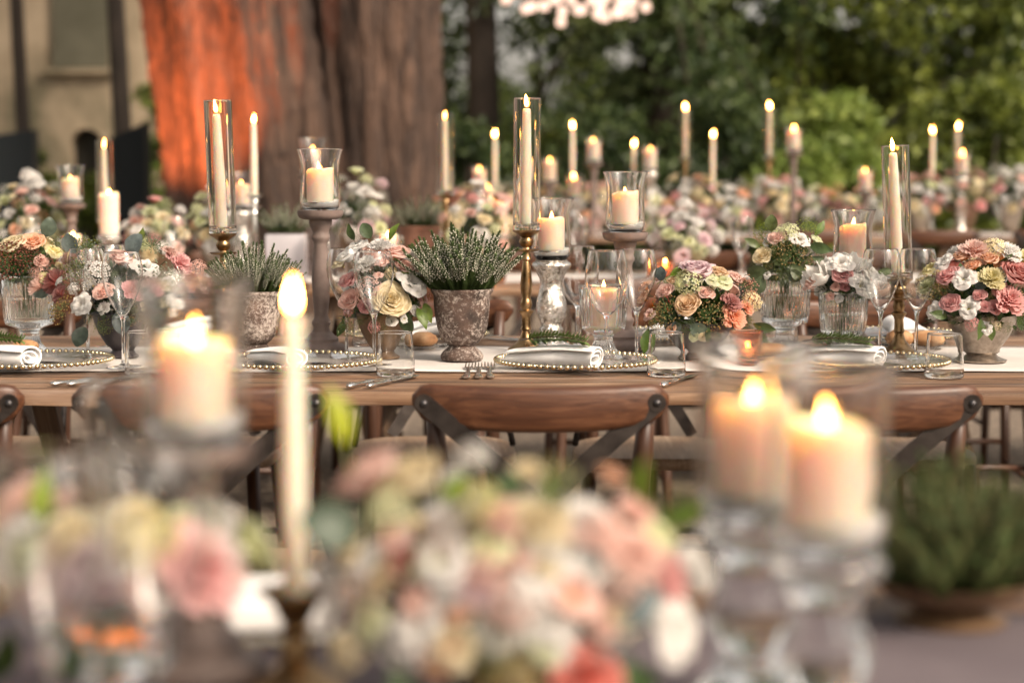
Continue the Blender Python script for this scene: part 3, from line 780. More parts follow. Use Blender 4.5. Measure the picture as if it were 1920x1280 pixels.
chair('far side chair behind the ribbed compote at the left edge', -1.34, 5.22, PI, G)
G = 'chairs at the second row table'
for i, (x, lab) in enumerate([(-2.0, 'second row chair below the blurred bouquet at the left edge'), (-1.42, 'second row chair below the blurred tube candle at the left'), (-0.85, 'second row chair below the bare far taper before the orange stem'), (-0.27, 'second row chair below the far heather pot'), (0.32, 'second row chair behind the mercury glass holder'), (0.9, 'second row chair behind the white blurred bouquet in the middle'), (1.48, 'second row chair beyond the ribbed flower vases'), (2.05, 'second row chair behind the bouquet at the right edge')]):
    chair(lab, x, 6.22 + 0.03 * math.sin(i * 2.3), 0.05 * math.sin(i * 5.1), G)
for i, (x, lab) in enumerate([(-1.7, 'second row chair beyond its table, behind the left glass tube'), (-1.1, 'second row chair beyond its table, before the orange lit stem'), (-0.5, 'second row chair beyond its table, behind the left candle stand'), (0.1, 'second row chair beyond its table, behind the central glass tube'), (0.75, 'second row chair beyond its table, behind the central pillar hurricane'), (1.35, 'second row chair beyond its table, left of the ribbed vase flowers'), (2.0, 'second row chair beyond its table, right of the right glass tube')]):
    chair(lab, x, 8.0 + 0.03 * math.sin(i * 1.7), PI + 0.06 * math.sin(i * 3.1), G)
G = 'chairs at the far right table'
for i, (x, lab) in enumerate([(0.2, 'far table chair behind the central pillar hurricane glass'), (0.9, 'far table chair right of the central pillar hurricane glass'), (1.6, 'far table chair below the pillar beside the tallest far taper'), (2.25, 'far table chair just right of the right-hand glass tube'), (2.85, 'far table chair at the right edge above the rose bouquet')]):
    chair(lab, x, 10.45, 0.05 * math.sin(i * 4), G)

# ------------------------------------------------------------------ glassware and holders
def flute_mesh():
    o = [(0, 0), (0.034, 0), (0.0345, 0.0012), (0.012, 0.0040), (0.0048, 0.009), (0.0034, 0.02), (0.0032, 0.06), (0.0036, 0.088), (0.0055, 0.097), (0.013, 0.109), (0.0225, 0.126), (0.0315, 0.147), (0.0375, 0.167), (0.0400, 0.184), (0.0390, 0.200), (0.0360, 0.214), (0.0325, 0.224)]
    return MB().lathe(shell(o, 0.0011, 0.101), 48).mesh('tulip_flute', M['glass'], sharp=70)
def wine_mesh():
    o = [(0, 0), (0.036, 0), (0.0365, 0.0012), (0.012, 0.0040), (0.0048, 0.009), (0.0034, 0.02), (0.0032, 0.05), (0.0036, 0.082), (0.007, 0.092), (0.020, 0.102), (0.033, 0.122), (0.0415, 0.146), (0.0440, 0.165), (0.0425, 0.186), (0.0385, 0.208), (0.0350, 0.222)]
    return MB().lathe(shell(o, 0.0011, 0.096), 48).mesh('wine_glass', M['glass'], sharp=70)
def tumbler_mesh():
    o = [(0, 0), (0.034, 0), (0.0375, 0.002), (0.0388, 0.006), (0.0385, 0.02), (0.0365, 0.05), (0.0350, 0.070), (0.0338, 0.087)]
    return MB().lathe(shell(o, 0.0015, 0.008), 48).mesh('tumbler', M['glass'], sharp=70)
def hurricane_mesh():
    o = [(0, 0), (0.030, 0), (0.034, 0.0015), (0.0405, 0.009), (0.0435, 0.020), (0.0440, 0.034), (0.0425, 0.062), (0.0412, 0.084), (0.0418, 0.102), (0.0455, 0.122), (0.0505, 0.137)]
    return MB().lathe(shell(o, 0.0014, 0.010), 48).mesh('hurricane', M['glass'], sharp=70)
def tube_mesh(h=0.29):
    o = [(0, 0), (0.027, 0), (0.0295, 0.0015), (0.030, 0.006), (0.030, 0.010), (0.030, 0.020), (0.030, h * 0.5), (0.030, h)]
    return MB().lathe(shell(o, 0.0014, 0.012), 48).mesh('glass_tube', M['glass'], sharp=50)
def ribbed(prof, n, depth, zr, foot=None):
    def fn(a, r, z):
        k = 1.0
        if zr[0] <= z <= zr[1]: k = 1 - depth * (0.5 + 0.5 * math.cos(n * a))
        if foot and foot[0] <= z <= foot[1]: k = 1 - depth * 1.6 * (0.5 + 0.5 * math.cos(n / 2 * a))
        return r * k
    return fn
def compote_mesh(W=0.058, bowl_h=0.115, foot_h=0.062):
    f, b = foot_h, bowl_h
    o = [(0, 0), (0.042, 0), (0.0435, 0.003), (0.036, 0.010), (0.026, 0.022), (0.021, 0.036), (0.020, f - 0.012), (0.024, f - 0.004), (0.036, f), (W * 0.84, f + 0.006), (W * 0.88, f + 0.014), (W * 0.9, f + 0.02), (W * 0.94, f + b * 0.5), (W * 0.985, f + b * 0.92), (W, f + b * 0.95), (W, f + b)]
    prof = o + [(W - 0.0015, f + b + 0.001)] + [(W - 0.0032, f + b), (W * 0.985 - 0.0035, f + b * 0.92), (W * 0.94 - 0.004, f + b * 0.5), (W * 0.88 - 0.004, f + 0.02), (W * 0.78, f + 0.013), (0, f + 0.011)]
    seg = 144; mb = MB()
    inner = len(o)
    def lathe_ribbed():
        fn = ribbed(o, 36, 0.035, (f + 0.013, f + b * 0.93), (0.003, f - 0.01))
        mb.lathe(o, seg, fn)
        mb.lathe(prof[len(o) - 1:], seg)
    lathe_ribbed()
    me = mb.mesh('ribbed_compote', M['glass'], sharp=75)
    bm = bmesh.new(); bm.from_mesh(me); bmesh.ops.remove_doubles(bm, verts=bm.verts, dist=1e-5); bmesh.ops.recalc_face_normals(bm, faces=bm.faces); bm.to_mesh(me); bm.free()
    return me
def compote_water(W=0.058, foot_h=0.062, h=0.058):
    f = foot_h
    return MB().lathe([(0, f + 0.0116), (W * 0.76, f + 0.0136), (W * 0.88 - 0.0048, f + 0.0206), (W * 0.92 - 0.0048, f + h), (0, f + h)], 48).mesh('water', M['water'], sharp=40)
def votive_mesh():
    o = [(0, 0), (0.024, 0), (0.027, 0.003), (0.029, 0.012), (0.0345, 0.066), (0.036, 0.071)]
    fn = ribbed(o, 28, 0.05, (0.004, 0.067))
    mb = MB(); mb.lathe(o, 112, fn); mb.lathe([(0.036, 0.071), (0.0335, 0.071), (0.0315, 0.062), (0.0265, 0.014), (0, 0.009)], 112)
    me = mb.mesh('ribbed_votive', M['copper_glass'], sharp=75)
    bm = bmesh.new(); bm.from_mesh(me); bmesh.ops.remove_doubles(bm, verts=bm.verts, dist=1e-5); bm.to_mesh(me); bm.free()
    return me
def stand_meshes(H):
    base = MB().lathe([(0, 0), (0.050, 0), (0.054, 0.004), (0.054, 0.012), (0.050, 0.018), (0.040, 0.021), (0.037, 0.026), (0.038, 0.031), (0.030, 0.037), (0.0225, 0.046), (0, 0.046)], 40).mesh('stand_base', M['stand'], sharp=50)
    z = H - 0.046
    P = [(0.0215, 0.044), (0.0175, 0.056), (0.021, 0.064), (0.021, 0.069), (0.0165, 0.075), (0.0155, 0.085)]
    span = H - 0.16
    if H > 0.22: P += [(0.0185, 0.085 + span * 0.25), (0.0205, 0.085 + span * 0.5), (0.017, 0.085 + span * 0.8), (0.0145, 0.085 + span)]
    P += [(0.0165, H - 0.068), (0.0205, H - 0.062), (0.0205, H - 0.056), (0.0175, H - 0.050), (0.0195, H - 0.042), (0.0235, H - 0.034), (0.0255, H - 0.026), (0.0255, H - 0.020), (0, H - 0.020)]
    colm = MB().lathe(P, 32).mesh('stand_column', M['stand'], sharp=50)
    top = MB().lathe([(0, H - 0.0195), (0.036, H - 0.0195), (0.046, H - 0.016), (0.0500, H - 0.009), (0.0505, H), (0.0485, H + 0.0005), (0.047, H - 0.003), (0, H - 0.003)], 48).mesh('stand_tray', M['stand'], sharp=45)
    return base, colm, top
def candle_stand(label, loc, H, group=None):
    t = thing('candle_stand', label, 'candle stand', loc, 0, group)
    b, c, tp = cached(('stand', H), lambda: stand_meshes(H))
    put('base', b, t); put('column', c, t); put('tray', tp, t)
    return t
def stick_meshes(H, mat):
    k = H
    P = [(0.0085, 0.044), (0.0125, 0.050), (0.0105, 0.056), (0.0098, 0.075), (0.0118, 0.082), (0.0165, 0.087), (0.0165, 0.090), (0.0108, 0.094), (0.0135, 0.104), (0.0115, 0.114), (0.0095, 0.118), (0.0125, 0.135), (0.0135, 0.148), (0.0115, 0.17)]
    P += [(0.0085, k - 0.072), (0.0075, k - 0.068), (0.0125, k - 0.064), (0.0095, k - 0.058), (0.0085, k - 0.045)]
    stem = MB().lathe(P, 28).mesh('stick_stem', mat, sharp=50)
    base = MB().lathe([(0, 0), (0.040, 0), (0.0415, 0.003), (0.038, 0.008), (0.030, 0.012), (0.022, 0.020), (0.014, 0.030), (0.0105, 0.040), (0.0095, 0.046), (0, 0.046)], 36).mesh('stick_base', mat, sharp=50)
    pan = MB().lathe([(0.006, k - 0.048), (0.024, k - 0.046), (0.0295, k - 0.043), (0.030, k - 0.041), (0.022, k - 0.0425), (0.010, k - 0.043)], 36).mesh('drip_pan', mat, sharp=50)
    cup = MB().lathe([(0, k - 0.044), (0.010, k - 0.043), (0.0085, k - 0.038), (0.014, k - 0.033), (0.0165, k - 0.026), (0.0145, k - 0.020), (0.0125, k - 0.016), (0.019, k - 0.010), (0.0285, k - 0.004), (0.031, k), (0.029, k + 0.001), (0.026, k - 0.002), (0, k - 0.003)], 36).mesh('candle_cup', mat, sharp=50)
    return base, stem, pan, cup
def candlestick(label, loc, H, mat='brass', group=None, rot=None):
    t = thing('candlestick', label, 'candlestick', loc, 0, group, rot)
    b, s, p, c = cached(('stick', H, mat), lambda: stick_meshes(H, M[mat]))
    put('base', b, t); put('stem', s, t); put('drip_pan', p, t); put('cup', c, t)
    return t
def mercury_meshes(H):
    def Z(f): return f * H
    P = [(0, 0), (0.046, 0), (0.048, 0.004), (0.044, 0.010), (0.034, 0.016), (0.027, 0.024), (0.0235, Z(0.17)), (0.0265, Z(0.20)), (0.0275, Z(0.23)), (0.0225, Z(0.26)), (0.0245, Z(0.30)), (0.032, Z(0.38)), (0.0345, Z(0.46)), (0.0335, Z(0.53)), (0.028, Z(0.64)), (0.0245, Z(0.72)), (0.0265, Z(0.79)), (0.033, Z(0.85)), (0.034, Z(0.875)), (0.041, Z(0.905)), (0.0440, Z(0.93)), (0.0440, Z(0.955)), (0.040, Z(0.975)), (0.036, Z(0.985)), (0.0375, Z(1.0)), (0, Z(1.0))]
    return MB().lathe(P, 48).mesh('mercury_pillar', M['mercury'], sharp=55)
FG = {}
def flame_mesh():
    P = [(0, 0), (0.0022, 0.0012), (0.0040, 0.0045), (0.0046, 0.009), (0.0041, 0.015), (0.0028, 0.022), (0.0013, 0.028), (0, 0.032)]
    return MB().lathe(P, 16).mesh('flame', M['flame'])
def pillar_mesh(r, h, seed):
    rg = random.Random(seed); a0 = rg.uniform(0, 6.28)
    runs = [(rg.uniform(PI, 2 * PI), h * rg.uniform(0.35, 0.85), rg.uniform(0.05, 0.085), rg.uniform(0.025, 0.045)) for _ in range(4)]
    def fn(a, rr, z):
        k = 1 + 0.010 * math.sin(3 * a + a0) * (z / h)
        if rr > r * 0.9 and z < h - 0.001:
            for (ra, L, w, d) in runs:      # runs of wax down the side
                if z > h - 0.004 - L: k += d * math.exp(-((a - ra) / w) ** 2) * (0.6 + 0.4 * math.cos(7 * (h - z) / L))
        return rr * k
    mb = MB()
    prof = [(0, 0), (r - 0.002, 0), (r, 0.003)] + [(r, 0.003 + (h - 0.009) * i / 12) for i in range(1, 13)] + [(r * 0.97, h - 0.0015), (r * 0.90, h), (r * 0.82, h - 0.003), (r * 0.74, h - 0.010), (r * 0.5, h - 0.013), (0, h - 0.0135)]
    mb.lathe(prof, 88, fn)
    for v in mb.v:
        if v.z > h - 0.004 and math.hypot(v.x, v.y) > r * 0.8: v.z += 0.0034 * math.sin(math.atan2(v.y, v.x) + a0) + 0.0014 * math.sin(3 * math.atan2(v.y, v.x))
    return mb.mesh('pillar_wax', M['wax'], sharp=60)
def taper_mesh(h):
    mb = MB(); mb.lathe([(0, 0), (0.0112, 0), (0.0122, 0.004), (0.0120, h * 0.5), (0.0092, h - 0.010), (0.0082, h - 0.003), (0.0060, h - 0.0005), (0.0035, h - 0.003), (0, h - 0.003)], 24)
    return mb.mesh('taper_wax', M['wax'], sharp=60)
def wick_mesh(): return MB().tube([(0, 0, -0.004), (0, 0, 0.006), (0.0008, 0, 0.011)], 0.0009, 6).mesh('wick', M['wick'])
def pillar(label, loc, r=0.030, h=0.085, group=None, seed=0, fs=1.0):
    t = thing('pillar_candle', label, 'candle', loc, seed * 1.7, group)
    put('wax', cached(('pil', r, h, seed % 4), lambda: pillar_mesh(r, h, seed % 4)), t)
    put('wick', cached('wick', wick_mesh), t, (0, 0, h - 0.012))
    fs *= 0.82 + 0.16 * math.sin(seed * 2.7 + loc[0] * 9)
    put('flame', cached('flame', flame_mesh), t, (0, 0, h - 0.0085), (R(5 * math.sin(seed)), R(9 * math.sin(seed * 2.1 + loc[0] * 7)), 0), (fs * 1.1, fs * 1.1, fs * 0.85))
    return t
def taper(label, loc, h=0.25, group=None, seed=0, rot=None, fs=1.0, slim=1.0):
    t = thing('taper_candle', label, 'candle', loc, 0, group, rot)
    put('wax', cached(('tap', h), lambda: taper_mesh(h)), t, sc=(slim, slim, 1))
    put('wick', cached('wick', wick_mesh), t, (0, 0, h - 0.002))
    put('flame', cached('flame', flame_mesh), t, (0, 0, h + 0.0025), (R(3 * math.sin(seed)), R(7 * math.sin(seed * 1.9 + loc[0] * 5)), 0), (fs, fs, fs * (0.9 + 0.2 * math.sin(seed * 3.1))))
    return t
def hurricane(label, loc, group=None):
    t = thing('hurricane_glass', label, 'glass holder', loc, 0, group)
    put('glass', cached('hurr', hurricane_mesh), t)
    def sand():
        rg = random.Random(5); mb = MB(); n = 40
        prof = [(0, 0.0105), (0.033, 0.0108), (0.0385, 0.016), (0.0402, 0.0215)]
        mb.lathe(prof + [(0.03, 0.0205), (0, 0.019)], n)
        for v in mb.v:
            if v.z > 0.019: v.z += 0.0045 * math.sin(math.atan2(v.y, v.x) * 1.0 + 1) + 0.0012 * rg.uniform(-1, 1)
        return mb.mesh('white_sand', M['sand'], sharp=50)
    put('sand', cached('sand', sand), t)
    return t
def hurricane_set(words, loc, H, seed, hgt=0.072):
    """stand + hurricane glass + lit pillar, three things stacked"""
    x, y, z = loc
    hurricane('flared hurricane glass ' + words, (x, y, z + H - 0.0028))
    pillar('lit ivory pillar candle in the hurricane glass ' + words, (x, y, z + H + 0.0175), 0.0295, hgt, seed=seed)
def tube_set(words, loc, H, h, seed, tilt=(0, 0), tube=0.29):
    x, y, z = loc
    candlestick('turned brass candlestick ' + words, loc, H, rot=(tilt[0] * 0.5, tilt[1] * 0.5, 0))
    bx = x + math.sin(tilt[1] * 0.5) * H
    one('glass_tube', cached(('tube', tube), lambda: tube_mesh(tube)), 'tall clear glass tube around the taper ' + words, 'glass holder', (bx, y, z + H - 0.0018), (tilt[0], tilt[1], 0))
    taper('lit ivory taper in the tube ' + words, (bx - 0.002, y, z + H + 0.0115), h, seed=seed, rot=(tilt[0], tilt[1] * 1.3, 0))

# ------------------------------------------------------------------ flowers
def petal_patch(mb, ang, half, prof, ruffle, kf, ph, nu=7, nv=6, tip=0.35, wide=0.62, tbase=0.0):
    """a petal: a patch of a surface of revolution given by prof(v) -> (radius, height)"""
    def fn(u, v):
        s = 2 * u - 1
        w = half * (0.45 + 0.55 * math.sin(PI * min(1.0, v / wide) / 2) if v < wide else (1 - (1 - tip) * ((v - wide) / (1 - wide)) ** 2.2))
        rr, z = prof(v * (1 - 0.12 * s * s * v))
        a = ang + s * w
        k = ruffle * v * v * math.sin(kf * s + ph)
        rr2 = rr + k * 0.5 + 0.015 * math.sin(5 * s + ph)
        return (rr2 * math.cos(a), rr2 * math.sin(a), z + k)
    mb.grid(fn, nu, nv, tintfn=lambda u, v: tbase + (1 - tbase) * v)
def flower_mesh(kind, seed):
    rg = random.Random(hash((kind, seed)) % 9973 if False else (sum(map(ord, kind)) * 31 + seed * 7))
    mb = MB()
    if kind == 'rose':
        N = 30
        for i in range(N):
            t = i / (N - 1); ang = i * 2.39996 + rg.uniform(-0.2, 0.2)
            rb, rt = 0.03 + 0.20 * t, 0.07 + 0.93 * t ** 0.92
            h0, h1 = -0.12 - 0.30 * t, 0.44 - 0.26 * t ** 1.6 + rg.uniform(-0.03, 0.03)
            cu = 0.03 + 0.16 * t
            def prof(v, rb=rb, rt=rt, h0=h0, h1=h1, cu=cu):
                rr = rb + (rt - rb) * (1 - (1 - v) ** 1.7)
                z = h0 + (h1 - h0) * math.sin(min(1, v / 0.85) * PI / 2) - (cu * ((v - 0.8) / 0.2) ** 2 if v > 0.8 else 0)
                return rr, z
            petal_patch(mb, ang, 1.25 - 0.45 * t, prof, 0.02 + 0.05 * t, 3, rg.uniform(0, 6.28), 6, 6, 0.45)
    elif kind == 'lisi':
        for i in range(11):
            t = i / 10; ang = i * 2.39996 + rg.uniform(-0.15, 0.15)
            rt = 0.50 + 0.5 * t; h1 = 0.50 - 0.24 * t + rg.uniform(-0.05, 0.05)
            def prof(v, rt=rt, h1=h1, t=t):
                return 0.06 + (rt - 0.06) * v ** 1.25, -0.35 + (h1 + 0.35) * math.sin(min(1, v / 0.8) * PI / 2) - (0.16 * ((v - 0.75) / 0.25) ** 2 if v > 0.75 else 0)
            petal_patch(mb, ang, 1.0, prof, 0.07, 5, rg.uniform(0, 6.28), 8, 6, 0.7)
        for k in range(14):
            a = k * 2.4; q = 0.12 * math.sqrt(k / 14)
            mb.tube([(q * math.cos(a) * 0.5, q * math.sin(a) * 0.5, -0.3), (q * math.cos(a), q * math.sin(a), -0.02)], [0.02, 0.035], 5, mi=1)
    elif kind == 'tulip':
        for i in range(8):
            t = i / 7; ang = i * 2.2 + rg.uniform(-0.2, 0.2)
            rt = 0.35 + 0.65 * t ** 1.2
            def prof(v, rt=rt, t=t):
                return 0.05 + (rt - 0.05) * math.sin(v * PI / 2) ** 0.9, -0.5 + (1.35 - 0.6 * t) * v ** 1.1
            petal_patch(mb, ang, 0.85, prof, 0.07, 3, rg.uniform(0, 6.28), 7, 7, 0.3)
    elif kind == 'carn':
        N = 46
        for i in range(N):
            t = i / (N - 1); ang = i * 2.39996 + rg.uniform(-0.4, 0.4)
            rt = 0.18 + 0.85 * t; h1 = 0.55 - 0.5 * t ** 1.5 + rg.uniform(-0.09, 0.09)
            def prof(v, rt=rt, h1=h1):
                return 0.02 + (rt - 0.02) * v ** 1.2, -0.35 + (h1 + 0.35) * math.sin(v * PI / 2)
            petal_patch(mb, ang, 0.5, prof, 0.11, 9, rg.uniform(0, 6.28), 8, 4, 0.95, 0.8)
    elif kind == 'hyd':
        for i in range(40):
            z = 1 - 1.25 * (i + 0.5) / 40; a = i * 2.39996; q = math.sqrt(max(0, 1 - z * z))
            c = Vector((q * math.cos(a), q * math.sin(a), z)) * rg.uniform(0.82, 1.0)
            Mx = Matrix.Translation(c) @ aim(c + Vector((rg.uniform(-.3, .3), rg.uniform(-.3, .3), 0))).to_4x4()
            for k in range(4):
                b = k * PI / 2 + rg.uniform(-.1, .1)
                A = (0, 0, 0); 
                P = [A, (0.16 * math.cos(b - 0.55), 0.16 * math.sin(b - 0.55), 0.03), (0.25 * math.cos(b), 0.25 * math.sin(b), 0.01), (0.16 * math.cos(b + 0.55), 0.16 * math.sin(b + 0.55), 0.03)]
                mb.add(P, [(0, 1, 2, 3)], 0, Mx, [0, .7, 1, .7])
    elif kind in ('fill', 'sedum'):
        n = 130 if kind == 'sedum' else 90
        for i in range(n):
            z = 1 - 1.1 * (i + 0.5) / n; a = i * 2.39996; q = math.sqrt(max(0, 1 - z * z))
            c = Vector((q * math.cos(a), q * math.sin(a), z)) * (rg.uniform(0.9, 1.0) if kind == 'sedum' else rg.uniform(0.55, 1.15))
            s = rg.uniform(0.055, 0.085) if kind == 'sedum' else rg.uniform(0.04, 0.075)
            O = [(s, 0, 0), (-s, 0, 0), (0, s, 0), (0, -s, 0), (0, 0, s), (0, 0, -s)]
            mb.add(O, [(0, 2, 4), (2, 1, 4), (1, 3, 4), (3, 0, 4), (2, 0, 5), (1, 2, 5), (3, 1, 5), (0, 3, 5)], 0, Matrix.Translation(c), [0.5] * 4 + [1, 0])
            if i % 3 == 0: mb.tube([c * 0.25, c * 0.6 + Vector((0, 0, -0.05)), c], [0.018, 0.013, 0.01], 4, mi=1, cap=False)
    return mb.mesh(kind + '_flower', [M['petal'], M['stem'] if kind != 'lisi' else M['pollen']], tint=True)
M['pollen'] = pbr('pollen', [(0.3, (0.35, 0.33, 0.05)), (0.7, (0.62, 0.55, 0.12))], 20)
def euc_leaf(kind):
    mb = MB()
    def fn(u, v):
        s = 2 * u - 1
        w = (0.40 if kind == 'round' else 0.23) * math.sin(PI * min(1, max(0, v * 0.97 + 0.015))) ** (0.6 if kind == 'round' else 0.8)
        if kind == 'long' and v > 0.6: w *= 1 - 0.35 * (v - 0.6) / 0.4
        return (s * w, v, 0.10 * s * s * w * 2 + 0.13 * math.sin(v * 2.6) - 0.10 * v * v + 0.012 * math.sin(9 * v + s))
    mb.grid(fn, 6, 8, tintfn=lambda u, v: abs(2 * u - 1))
    mb.tube([(0.03, -0.75, -0.20), (0, -0.3, -0.05), (0, 0.0, 0.0), (0, 0.5, 0.115)], [0.018, 0.016, 0.014, 0.006], 5)
    return mb.mesh(kind + '_leaf', M['leaf'], tint=True)
COLORS = dict(white=(0.80, 0.78, 0.75), cream=(0.80, 0.70, 0.48), creamy=(0.78, 0.62, 0.36), blush=(0.80, 0.56, 0.49), peach=(0.80, 0.50, 0.34), pink=(0.72, 0.36, 0.36), pinkp=(0.76, 0.43, 0.42), pinkc=(0.74, 0.38, 0.36), dusty=(0.50, 0.22, 0.20), dustyr=(0.50, 0.16, 0.14), coral=(0.80, 0.40, 0.26), lilac=(0.72, 0.55, 0.58), yellow=(0.76, 0.69, 0.38), orange=(0.76, 0.44, 0.20), brown=(0.20, 0.075, 0.05), olive=(0.18, 0.19, 0.055), greygreen=(0.24, 0.28, 0.20), tan=(0.34, 0.26, 0.13), olivetan=(0.34, 0.26, 0.12), pinktan=(0.60, 0.36, 0.28), greenwhite=(0.68, 0.70, 0.46), greencream=(0.60, 0.56, 0.30), beige=(0.74, 0.54, 0.35), mauve=(0.38, 0.24, 0.30), lime=(0.32, 0.38, 0.10), red=(0.76, 0.30, 0.25))
LEAFC = [(0.045, 0.085, 0.022), (0.07, 0.11, 0.035), (0.055, 0.085, 0.045), (0.10, 0.15, 0.035)]
BLUELEAF = [(0.085, 0.12, 0.105), (0.11, 0.14, 0.125), (0.07, 0.10, 0.085)]
NAME = dict(rose='rose', lisi='lisianthus', tulip='peony', carn='carnation', hyd='hydrangea', fill='berry_sprig', sedum='sedum_head')
def fmesh(kind, seed): return cached(('fl', kind, seed), lambda: flower_mesh(kind, seed))
def core_mesh(seed):
    rs = np.random.RandomState(seed); n = 420
    d = rs.normal(size=(n, 3)); d /= np.linalg.norm(d, axis=1)[:, None]; d[:, 2] = np.abs(d[:, 2]) * 1.0 - 0.12
    P = d * rs.uniform(0.35, 0.82, n)[:, None]
    mb = MB(); rg = random.Random(seed)
    for p in P:
        v = Vector(p); a = aim(v + Vector((rg.uniform(-.6, .6), rg.uniform(-.6, .6), rg.uniform(-.2, .6)))).to_4x4(); L = rg.uniform(0.14, 0.26)
        mb.add([(0, 0, 0), (L * 0.28, 0.02, L * 0.5), (0, 0.05 * L, L), (-L * 0.28, 0.02, L * 0.5)], [(0, 1, 2, 3)], 0, Matrix.Translation(v) @ a, [0, .5, 1, .5])
    return mb.mesh('bouquet_greens', M['leaf'], tint=True)
def arrangement(label, loc, flowers, rx, ry, rz, seed=0, leaves=16, blue=0.3, lscale=0.038, stems=0, stem_len=0.1, leaf_list=(), group=None, core=True, droop=0, cz=0.0, fill=16, fill_scale=1.0, back_drop=0.92, extra=()):
    """a bunch of flowers: loc is the middle of the vessel's rim; flowers are (kind, x cm, z cm, radius cm, colour)"""
    rg = random.Random(seed)
    t = thing('flower_arrangement', label, 'flowers', loc, 0, group)
    C0 = Vector((0, 0, -0.02 + cz))
    def place(kind, p, r, c, d=None):
        d = d or (Vector(p) - C0 + Vector((0, -0.02, 0.02)))
        d = Vector(d).normalized() + Vector((rg.uniform(-.15, .15), rg.uniform(-.15, .15), rg.uniform(-.1, .15)))
        base = COLORS[c]; j = rg.uniform(0.93, 1.07)
        put(NAME[kind], fmesh(kind, rg.randrange(3)), t, p, aim(d, rg.uniform(0, 6.28)), r * rg.uniform(1.02, 1.14), tuple(min(0.86, q * j) for q in base))
    for (k, x, z, r, c) in flowers:
        x, z, r = x / 100, z / 100, r / 100
        q = 1 - (x / (rx * 1.12)) ** 2 - ((z - cz) / (rz * 1.12)) ** 2
        y = -ry * math.sqrt(max(0.02, q)) * 0.92
        place(k, Vector((x, y, z)), r, c)
    # small blooms and berries that fill the gaps
    if fill:
        taken = [(x / 100, z / 100, r / 100) for (k, x, z, r, c) in flowers]
        pal = [f[4] for f in flowers if f[0] in ('rose', 'lisi', 'hyd')] + ['white', 'white', 'blush', 'cream']
        if extra: pal = list(extra)
        n = 0
        for i in range(400):
            a = rg.uniform(0, 2 * PI); q = math.sqrt(rg.random()); x = q * math.cos(a) * rx * 0.95; z = cz + rz * 0.42 + q * math.sin(a) * rz * 0.62; r = rg.uniform(0.010, 0.017) * fill_scale
            if all(math.hypot(x - tx, z - tz) > (tr + r) * 0.72 for tx, tz, tr in taken):
                k = rg.choice(['rose', 'carn', 'hyd', 'fill', 'lisi', 'fill']); c = rg.choice(pal) if k != 'fill' else rg.choice(['olive', 'olivetan', 'greygreen'])
                qq = 1 - (x / (rx * 1.12)) ** 2 - ((z - cz) / (rz * 1.12)) ** 2
                place(k, Vector((x, -ry * math.sqrt(max(0.02, qq)) * 0.84, z)), r, c); taken.append((x, z, r)); n += 1
            if n >= fill: break
    # the side away from the camera: the same flowers again, shuffled
    back = [f for f in flowers]; rg.shuffle(back)
    for (k, x, z, r, c) in back[:max(4, int(len(back) * 0.6))]:
        if extra: c = rg.choice(extra)
        x, z, r = -x / 100, z / 100 * back_drop, r / 100
        q = 1 - (x / (rx * 1.12)) ** 2 - ((z - cz) / (rz * 1.12)) ** 2
        place(k, Vector((x, ry * math.sqrt(max(0.05, q)) * 0.85, z)), r, c, Vector((x, 0.1, z + 0.03)))
    if core: put('greenery', cached(('core', seed % 3), lambda: core_mesh(seed % 3)), t, (0, 0, 0), (0, 0, seed), (rx, ry, rz), LEAFC[seed % 3])['kind'] = 'stuff'
    for i in range(leaves):
        a = 2 * PI * (i + rg.random() * 0.8) / max(1, leaves); el = rg.choice([-0.25, -0.1, 0.1, 0.5, 0.9])
        d = Vector((math.cos(a), math.sin(a), el))
        p = Vector((math.cos(a) * rx * 0.72 * math.cos(el), math.sin(a) * ry * 0.72 * math.cos(el), cz + rz * 0.8 * max(-0.1, math.sin(el))))
        bl = rg.random() < blue
        mrot = aim(d) @ Euler((-PI / 2 - 0.3, 0, 0)).to_matrix() @ Euler((0, rg.uniform(-1, 1), 0)).to_matrix()
        put('leaf', cached(('lf', 'round' if bl else 'long'), lambda: euc_leaf('round' if bl else 'long')), t, p, mrot, lscale * rg.uniform(0.8, 1.3), rg.choice(BLUELEAF if bl else LEAFC))
    for (x, z, L, ang, kind, c) in leaf_list:       # leaves that show one by one: angle in the upright plane
        x, z, L = x / 100, z / 100, L / 100
        q = max(0.1, 1 - (x / (rx * 1.2)) ** 2 - ((z - cz) / (rz * 1.2)) ** 2)
        m3 = Euler((0, R(90 - ang), 0)).to_matrix() @ Euler((PI / 2, 0, 0)).to_matrix() @ Euler((R(rg.uniform(-25, 25)), R(rg.uniform(-40, 40)), 0)).to_matrix()
        put('leaf', cached(('lf', kind), lambda: euc_leaf(kind)), t, (x, -ry * math.sqrt(q) * 0.9 + 0.004, z), m3, L, c)
    for i in range(stems):
        a = 2 * PI * i / stems + rg.uniform(-.3, .3); q = rg.uniform(0.015, 0.034)
        mb = MB(); mb.tube([(q * math.cos(a), q * math.sin(a), 0.02), (q * 0.4 * math.cos(a + 2), q * 0.4 * math.sin(a + 2), -stem_len * 0.5), (q * 0.95 * math.cos(a + 2.8), q * 0.95 * math.sin(a + 2.8), -stem_len)], [0.0022, 0.002, 0.0018], 6)
        put('stem', mb.mesh('flower_stem', M['stem']), t)
    return t
